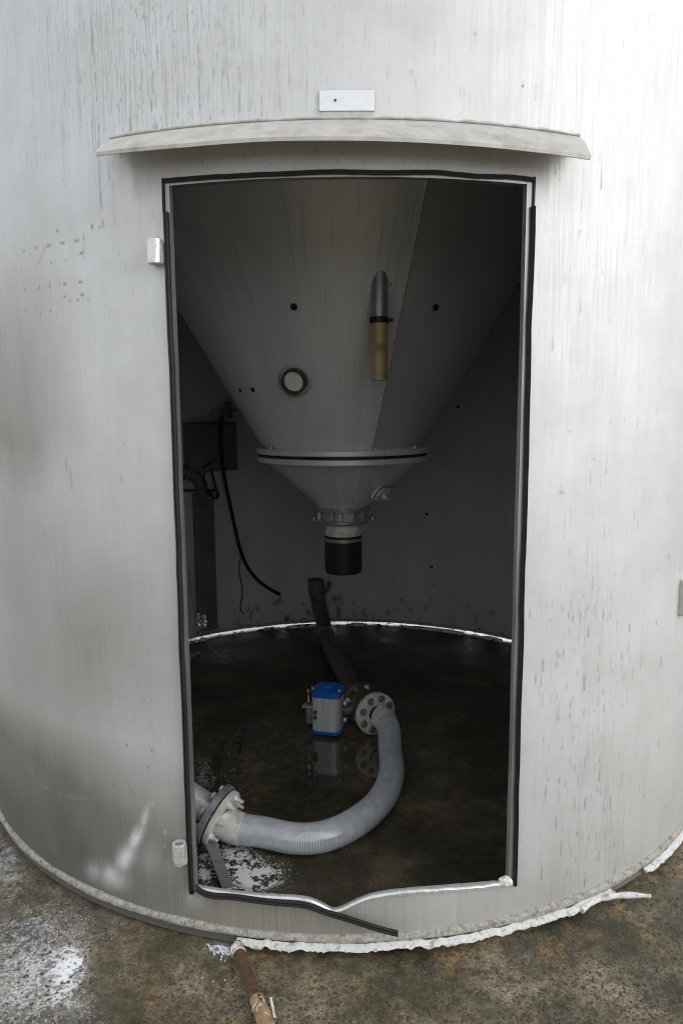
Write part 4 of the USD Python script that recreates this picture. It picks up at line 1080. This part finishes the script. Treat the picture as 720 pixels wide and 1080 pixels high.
# ------------------------------------------------------------------ fittings on the inner wall, left
p, pz = wall_at(222, 471, R - 0.06, True)
ja = math.radians(180) + p
bx_w = 0.30
jb = thing('junction_box', 'olive grey electrical box on the inner wall, left of hopper', 'electrical box', cyl(p, pz - 0.14, R - 0.06))
jb1 = obj('box_body', put(cbox(bx_w, 0.10, 0.285, 0.006), cyl(p, pz, R - 0.06), rotz(p)), 'box_plastic', jb, smooth=25)
obj('box_lid', put(cbox(bx_w * 0.62, 0.014, 0.27, 0.005), cyl(p, pz, R - 0.118) + np.array([-0.05, -0.03, 0]), rotz(p)), 'box_plastic', jb, smooth=25)
g1 = wall_point(240, 436, R - 0.06, True)
obj('cable_gland', put(cat([put(revolve([(0.03, 0), (0.03, 0.03), (0.022, 0.035), (0.022, 0.10), (0, 0.10)], 20)), put(cbox(0.10, 0.02, 0.02, 0.004), (0, 0, 0.05))]), g1 + [0, 0, -0.03]), 'duct_steel', jb, smooth=30)
obj('wire_loop', tube(smooth_path([g1 + [-0.10, -0.02, -0.01], g1 + [-0.06, -0.03, 0.035], g1 + [0.0, -0.03, 0.045]], 20)[0], 0.005, 8), 'wire_grey', jb)

p, z0 = wall_at(214, 520, R - 0.04, True)
z1 = 0.08
du = thing('cable_duct', 'dark vertical duct on the inner wall below the electrical box', 'duct', cyl(p, z1, R - 0.04))
obj('duct_body', put(cbox(0.115, 0.06, z0 - z1, 0.004), cyl(p, (z0 + z1) / 2, R - 0.038), rotz(p)), 'duct_steel', du, smooth=25)
ct = cyl(p, z0, R - 0.06)
obj('top_elbow', tube(smooth_path([ct + [-0.02, 0, 0.0], ct + [-0.02, -0.02, 0.07], ct + [-0.09, -0.06, 0.13], ct + [-0.2, -0.09, 0.14]], 24)[0], 0.035, 16), 'duct_steel', du, smooth=50)
obj('wire_bundle', cat(tube(smooth_path([ct + rng.normal(0, .03, 3) * [1, .3, 1], ct + rng.normal(0, .05, 3) * [1, .3, 1] + [0.02, -.04, .05], ct + rng.normal(0, .06, 3) * [1, .3, 1] + [0.05, -.03, .1]], 14)[0], 0.007, 6) for _ in range(7)), 'black_rubber', du)

cab = [wall_point(x, y, R - o, True) for x, y, o in [(233, 440, .12), (233, 465, .14), (236, 498, .11), (242, 530, .06), (249, 562, .03), (257, 590, .02), (270, 610, .015), (284, 621, .012), (295, 627, .012)]]
cp_, _ = smooth_path(cab, 90)
tag(obj('power_cable', tube(cp_, 0.011, 10), 'black_rubber', smooth=60), 'black cable hanging in a long curve down the inner wall', 'cable')
rw = [wall_point(x, y, R - 0.012, True) for x, y in [(254, 588), (253.5, 610), (255, 630), (253.5, 641), (257, 647)]]
tag(obj('red_wire', tube(smooth_path(rw, 40)[0], 0.0042, 8), 'red_plastic', smooth=60), 'thin red wire hanging beside the black cable', 'wire')
gw = [wall_point(x, y, R - o, True) for x, y, o in [(199, 598, .02), (202, 625, .02), (206, 648, .03), (208, 660, .06)]] + [floor_at(222, 683, 0.03), floor_at(232, 692, 0.03), floor_at(238.5, 702.5, 0.016)]
tag(obj('stray_wire', tube(smooth_path(gw, 60)[0], 0.0028, 6), 'wire_grey', smooth=60), 'thin pale wire trailing from the duct foot onto the floor', 'wire')
# crumpled foil by the foot of the duct
fo = trimesh.creation.icosphere(3, 1.0)
fo.vertices *= (0.5 + 1.0 * meshkit.fbm(fo.vertices * 3.1, 3, 14))[:, None]
fo.vertices *= [0.035, 0.02, 0.06]
tag(obj('foil_scrap', put(fo, wall_point(212, 657, R - 0.05, True)), 'foil', smooth=False), 'crumpled scrap of foil at the foot of the dark duct', 'scrap')
# pale curled scrap on the floor by the left jamb
cu = []
sc = floor_at(208, 699, 0.012)
aq = np.linspace(-0.3, 3.6, 24)
prof = np.stack([0.035 * np.cos(aq) * (1 + .12 * aq), 0 * aq, 0.03 + 0.030 * np.sin(aq)], 1)
q0 = prof + [0, -0.03, 0]; q1 = prof * [0.8, 1, 0.8] + [0.01, 0.04, 0]
ctr = np.array([0, 0, 0.03])
shr = lambda q: ctr + (q - ctr) * [0.93, 1, 0.93]
curl = sweep([q0, q1, shr(q1), shr(q0)])
tag(obj('curled_scrap', put(curl, sc, rotz(0.5)), 'grey_flange', smooth=40), 'curled grey scrap on the dark floor by the left jamb', 'scrap')
# pale chip beside the back hose
ch = trimesh.creation.icosphere(2, 1.0)
ch.vertices *= (0.6 + 0.8 * meshkit.fbm(ch.vertices * 2.5, 3, 24))[:, None]
tag(obj('sealant_chip', put(trimesh.Trimesh(ch.vertices * [0.022, 0.02, 0.04], ch.faces), floor_at(351, 667, 0.05)), 'rim_sealant', smooth=False), 'pale broken chip leaning beside the dark hose at the back rim', 'chip')

# ------------------------------------------------------------------ rusty pipe on the yard
r0, r1 = floor_at(249, 998, 0.022), floor_at(288, 1100, 0.020)
rp = thing('rusty_pipe', 'rusty flaking pipe lying from the silo foot towards the viewer', 'pipe', (r0 + r1) / 2 * [1, 1, 0])
n = 80
tt = np.linspace(0, 1, n)[:, None]
pth = r0 * (1 - tt) + r1 * tt
pm = tube(pth, 0.0165, 20)
pm.vertices += (meshkit.fbm(pm.vertices * 70, 3, 3)[:, None] - 0.5) * 0.004
obj('pipe_wall', pm, 'rust', rp, smooth=50)
obj('flaking_coat', tube(pth[47:], 0.0172 + 0.004 * (meshkit.fbm(pth[47:] * 60, 2, 9) - 0.4), 20), 'flaking_rust', rp, smooth=50, label='pale flaking coat on the near end')
obj('powder_end', tube(pth[:9], 0.0176 + 0.003 * (meshkit.noise(np.arange(9)[:, None] * [0.9, 0, 0], 4) - 0.6), 20), 'rim_sealant', rp, smooth=50, label='white crusted end under the silo foot')
sv = floor_at(289, 1072, 0.03)
obj('flake', put(cbox(0.006, 0.06, 0.002, 0.0008), floor_at(287.5, 1063, 0.03), rotz(0.25)), 'white_sealant', rp, smooth=False)

# ------------------------------------------------------------------ white powder and grit
ico = trimesh.Trimesh([(1, 0, 0), (-1, 0, 0), (0, 1, 0), (0, -1, 0), (0, 0, 1), (0, 0, -1)], [(0, 2, 4), (2, 1, 4), (1, 3, 4), (3, 0, 4), (2, 0, 5), (1, 2, 5), (3, 1, 5), (0, 3, 5)], process=False)


def scatter(pts, sizes, seed, flat=0.5):
    rg = np.random.default_rng(seed)
    n = len(pts)
    V = ico.vertices[None] * (1 + rg.uniform(-.35, .35, (n, 6, 1))) * sizes[:, None, None] * np.stack([rg.uniform(.7, 1.3, n), rg.uniform(.7, 1.3, n), np.full(n, flat)], 1)[:, None]
    a = rg.uniform(0, 2 * PI, n)
    c, s = np.cos(a), np.sin(a)
    V = np.stack([V[..., 0] * c[:, None] - V[..., 1] * s[:, None], V[..., 0] * s[:, None] + V[..., 1] * c[:, None], V[..., 2]], -1) + pts[:, None]
    f = (ico.faces[None] + 6 * np.arange(n)[:, None, None]).reshape(-1, 3)
    return trimesh.Trimesh(V.reshape(-1, 3), f, process=False)


def spill(blobs, n, seed, zf, ok):
    rg = np.random.default_rng(seed)
    w = np.array([b[4] for b in blobs]); w = w / w.sum()
    k = rg.choice(len(blobs), n, p=w)
    B = np.array([b[:4] for b in blobs])[k]
    px = B[:, 0] + rg.normal(0, 1, n) * B[:, 2]
    py = B[:, 1] + rg.normal(0, 1, n) * B[:, 3]
    P = np.array([floor_at(x, y, 0.0) for x, y in zip(px, py)])
    P[:, 2] = zf(P[:, 0], P[:, 1])
    cl = meshkit.fbm(P * [38, 38, 0], 3, seed)
    cl = 0.55 * cl + 0.45 * meshkit.fbm(P * [130, 130, 0], 2, seed + 1)
    keep = ok(P) & (cl > rg.uniform(0.40, 0.62, n))
    return P[keep]


outside = lambda P: np.hypot(P[:, 0], P[:, 1]) > R + 0.012
insidef = lambda P: np.hypot(P[:, 0], P[:, 1]) < R - 0.03
gz = lambda x, y: ground_z(x, y) + 0.001
pts = spill([(77, 1014, 5, 8, 3.6), (71, 1022, 6, 10, 3.6), (62, 1030, 8, 14, 2.4), (42, 1036, 12, 18, 1.2), (30, 1010, 22, 24, 1.3), (45, 985, 26, 16, .8), (10, 1045, 24, 24, 1.4), (8, 905, 10, 14, .9), (14, 930, 12, 14, .3), (60, 960, 30, 14, .25), (70, 1060, 18, 14, .35)], 80000, 4, gz, outside)
tag(obj('powder_spill', scatter(pts, np.random.default_rng(1).uniform(0, 1, len(pts)) ** 4 * 0.0013 + 0.0005, 2, 0.45), 'white_powder', smooth=True), 'scattered white powder on the concrete left of the silo foot', 'powder', kind='stuff')
pts = spill([(231, 997, 6, 4, 2), (240, 1000, 6, 4, 1.6), (238, 1030, 10, 18, .12)], 2600, 6, gz, outside)
tag(obj('powder_crumbs', scatter(pts, np.random.default_rng(3).uniform(0, 1, len(pts)) ** 4 * 0.004 + 0.0008, 5, 0.8), 'white_powder', smooth=True), 'white powder crumbs at the top end of the rusty pipe', 'powder', kind='stuff')
fz = lambda x, y: np.full_like(x, Z0)
pts = spill([(262, 925, 16, 9, 3), (248, 908, 10, 10, 1.3), (272, 932, 10, 6, 1.5), (218, 920, 5, 14, .8), (214, 820, 6, 10, .25), (250, 820, 25, 12, .08), (300, 790, 60, 40, .12)], 42000, 8, fz, insidef)
tag(obj('powder_flakes', scatter(pts, np.random.default_rng(5).uniform(0, 1, len(pts)) ** 3 * 0.0018 + 0.0006, 7, 0.5), 'white_powder', smooth=True), 'white powder flakes on the wet floor just inside the sill', 'powder', kind='stuff')

rg = np.random.default_rng(12)
n = 26000
px, py = rg.uniform(-40, 760, n), rg.uniform(880, 1120, n)
P = np.array([floor_at(x, y) for x, y in zip(px, py)])
P[:, 2] = ground_z(P[:, 0], P[:, 1]) + 0.0006
P = P[outside(P)]
tag(obj('grit', scatter(P, 0.0011 + 0.0042 * rg.random(len(P)) ** 5, 9, 0.6), 'stone', smooth=False), 'loose grit and small stones on the concrete yard', 'grit', kind='stuff')
P = np.array([floor_at(x, y) for x, y in zip(rg.uniform(210, 540, 5000), 950 - 240 * rg.random(5000) ** 1.6)])
P[:, 2] = Z0
P = P[insidef(P)]
tag(obj('floor_grit', scatter(P, 0.0007 + 0.0026 * rg.random(len(P)) ** 5, 10, 0.6), 'stone', smooth=False), 'fine grit strewn over the wet floor inside the silo', 'grit', kind='stuff')
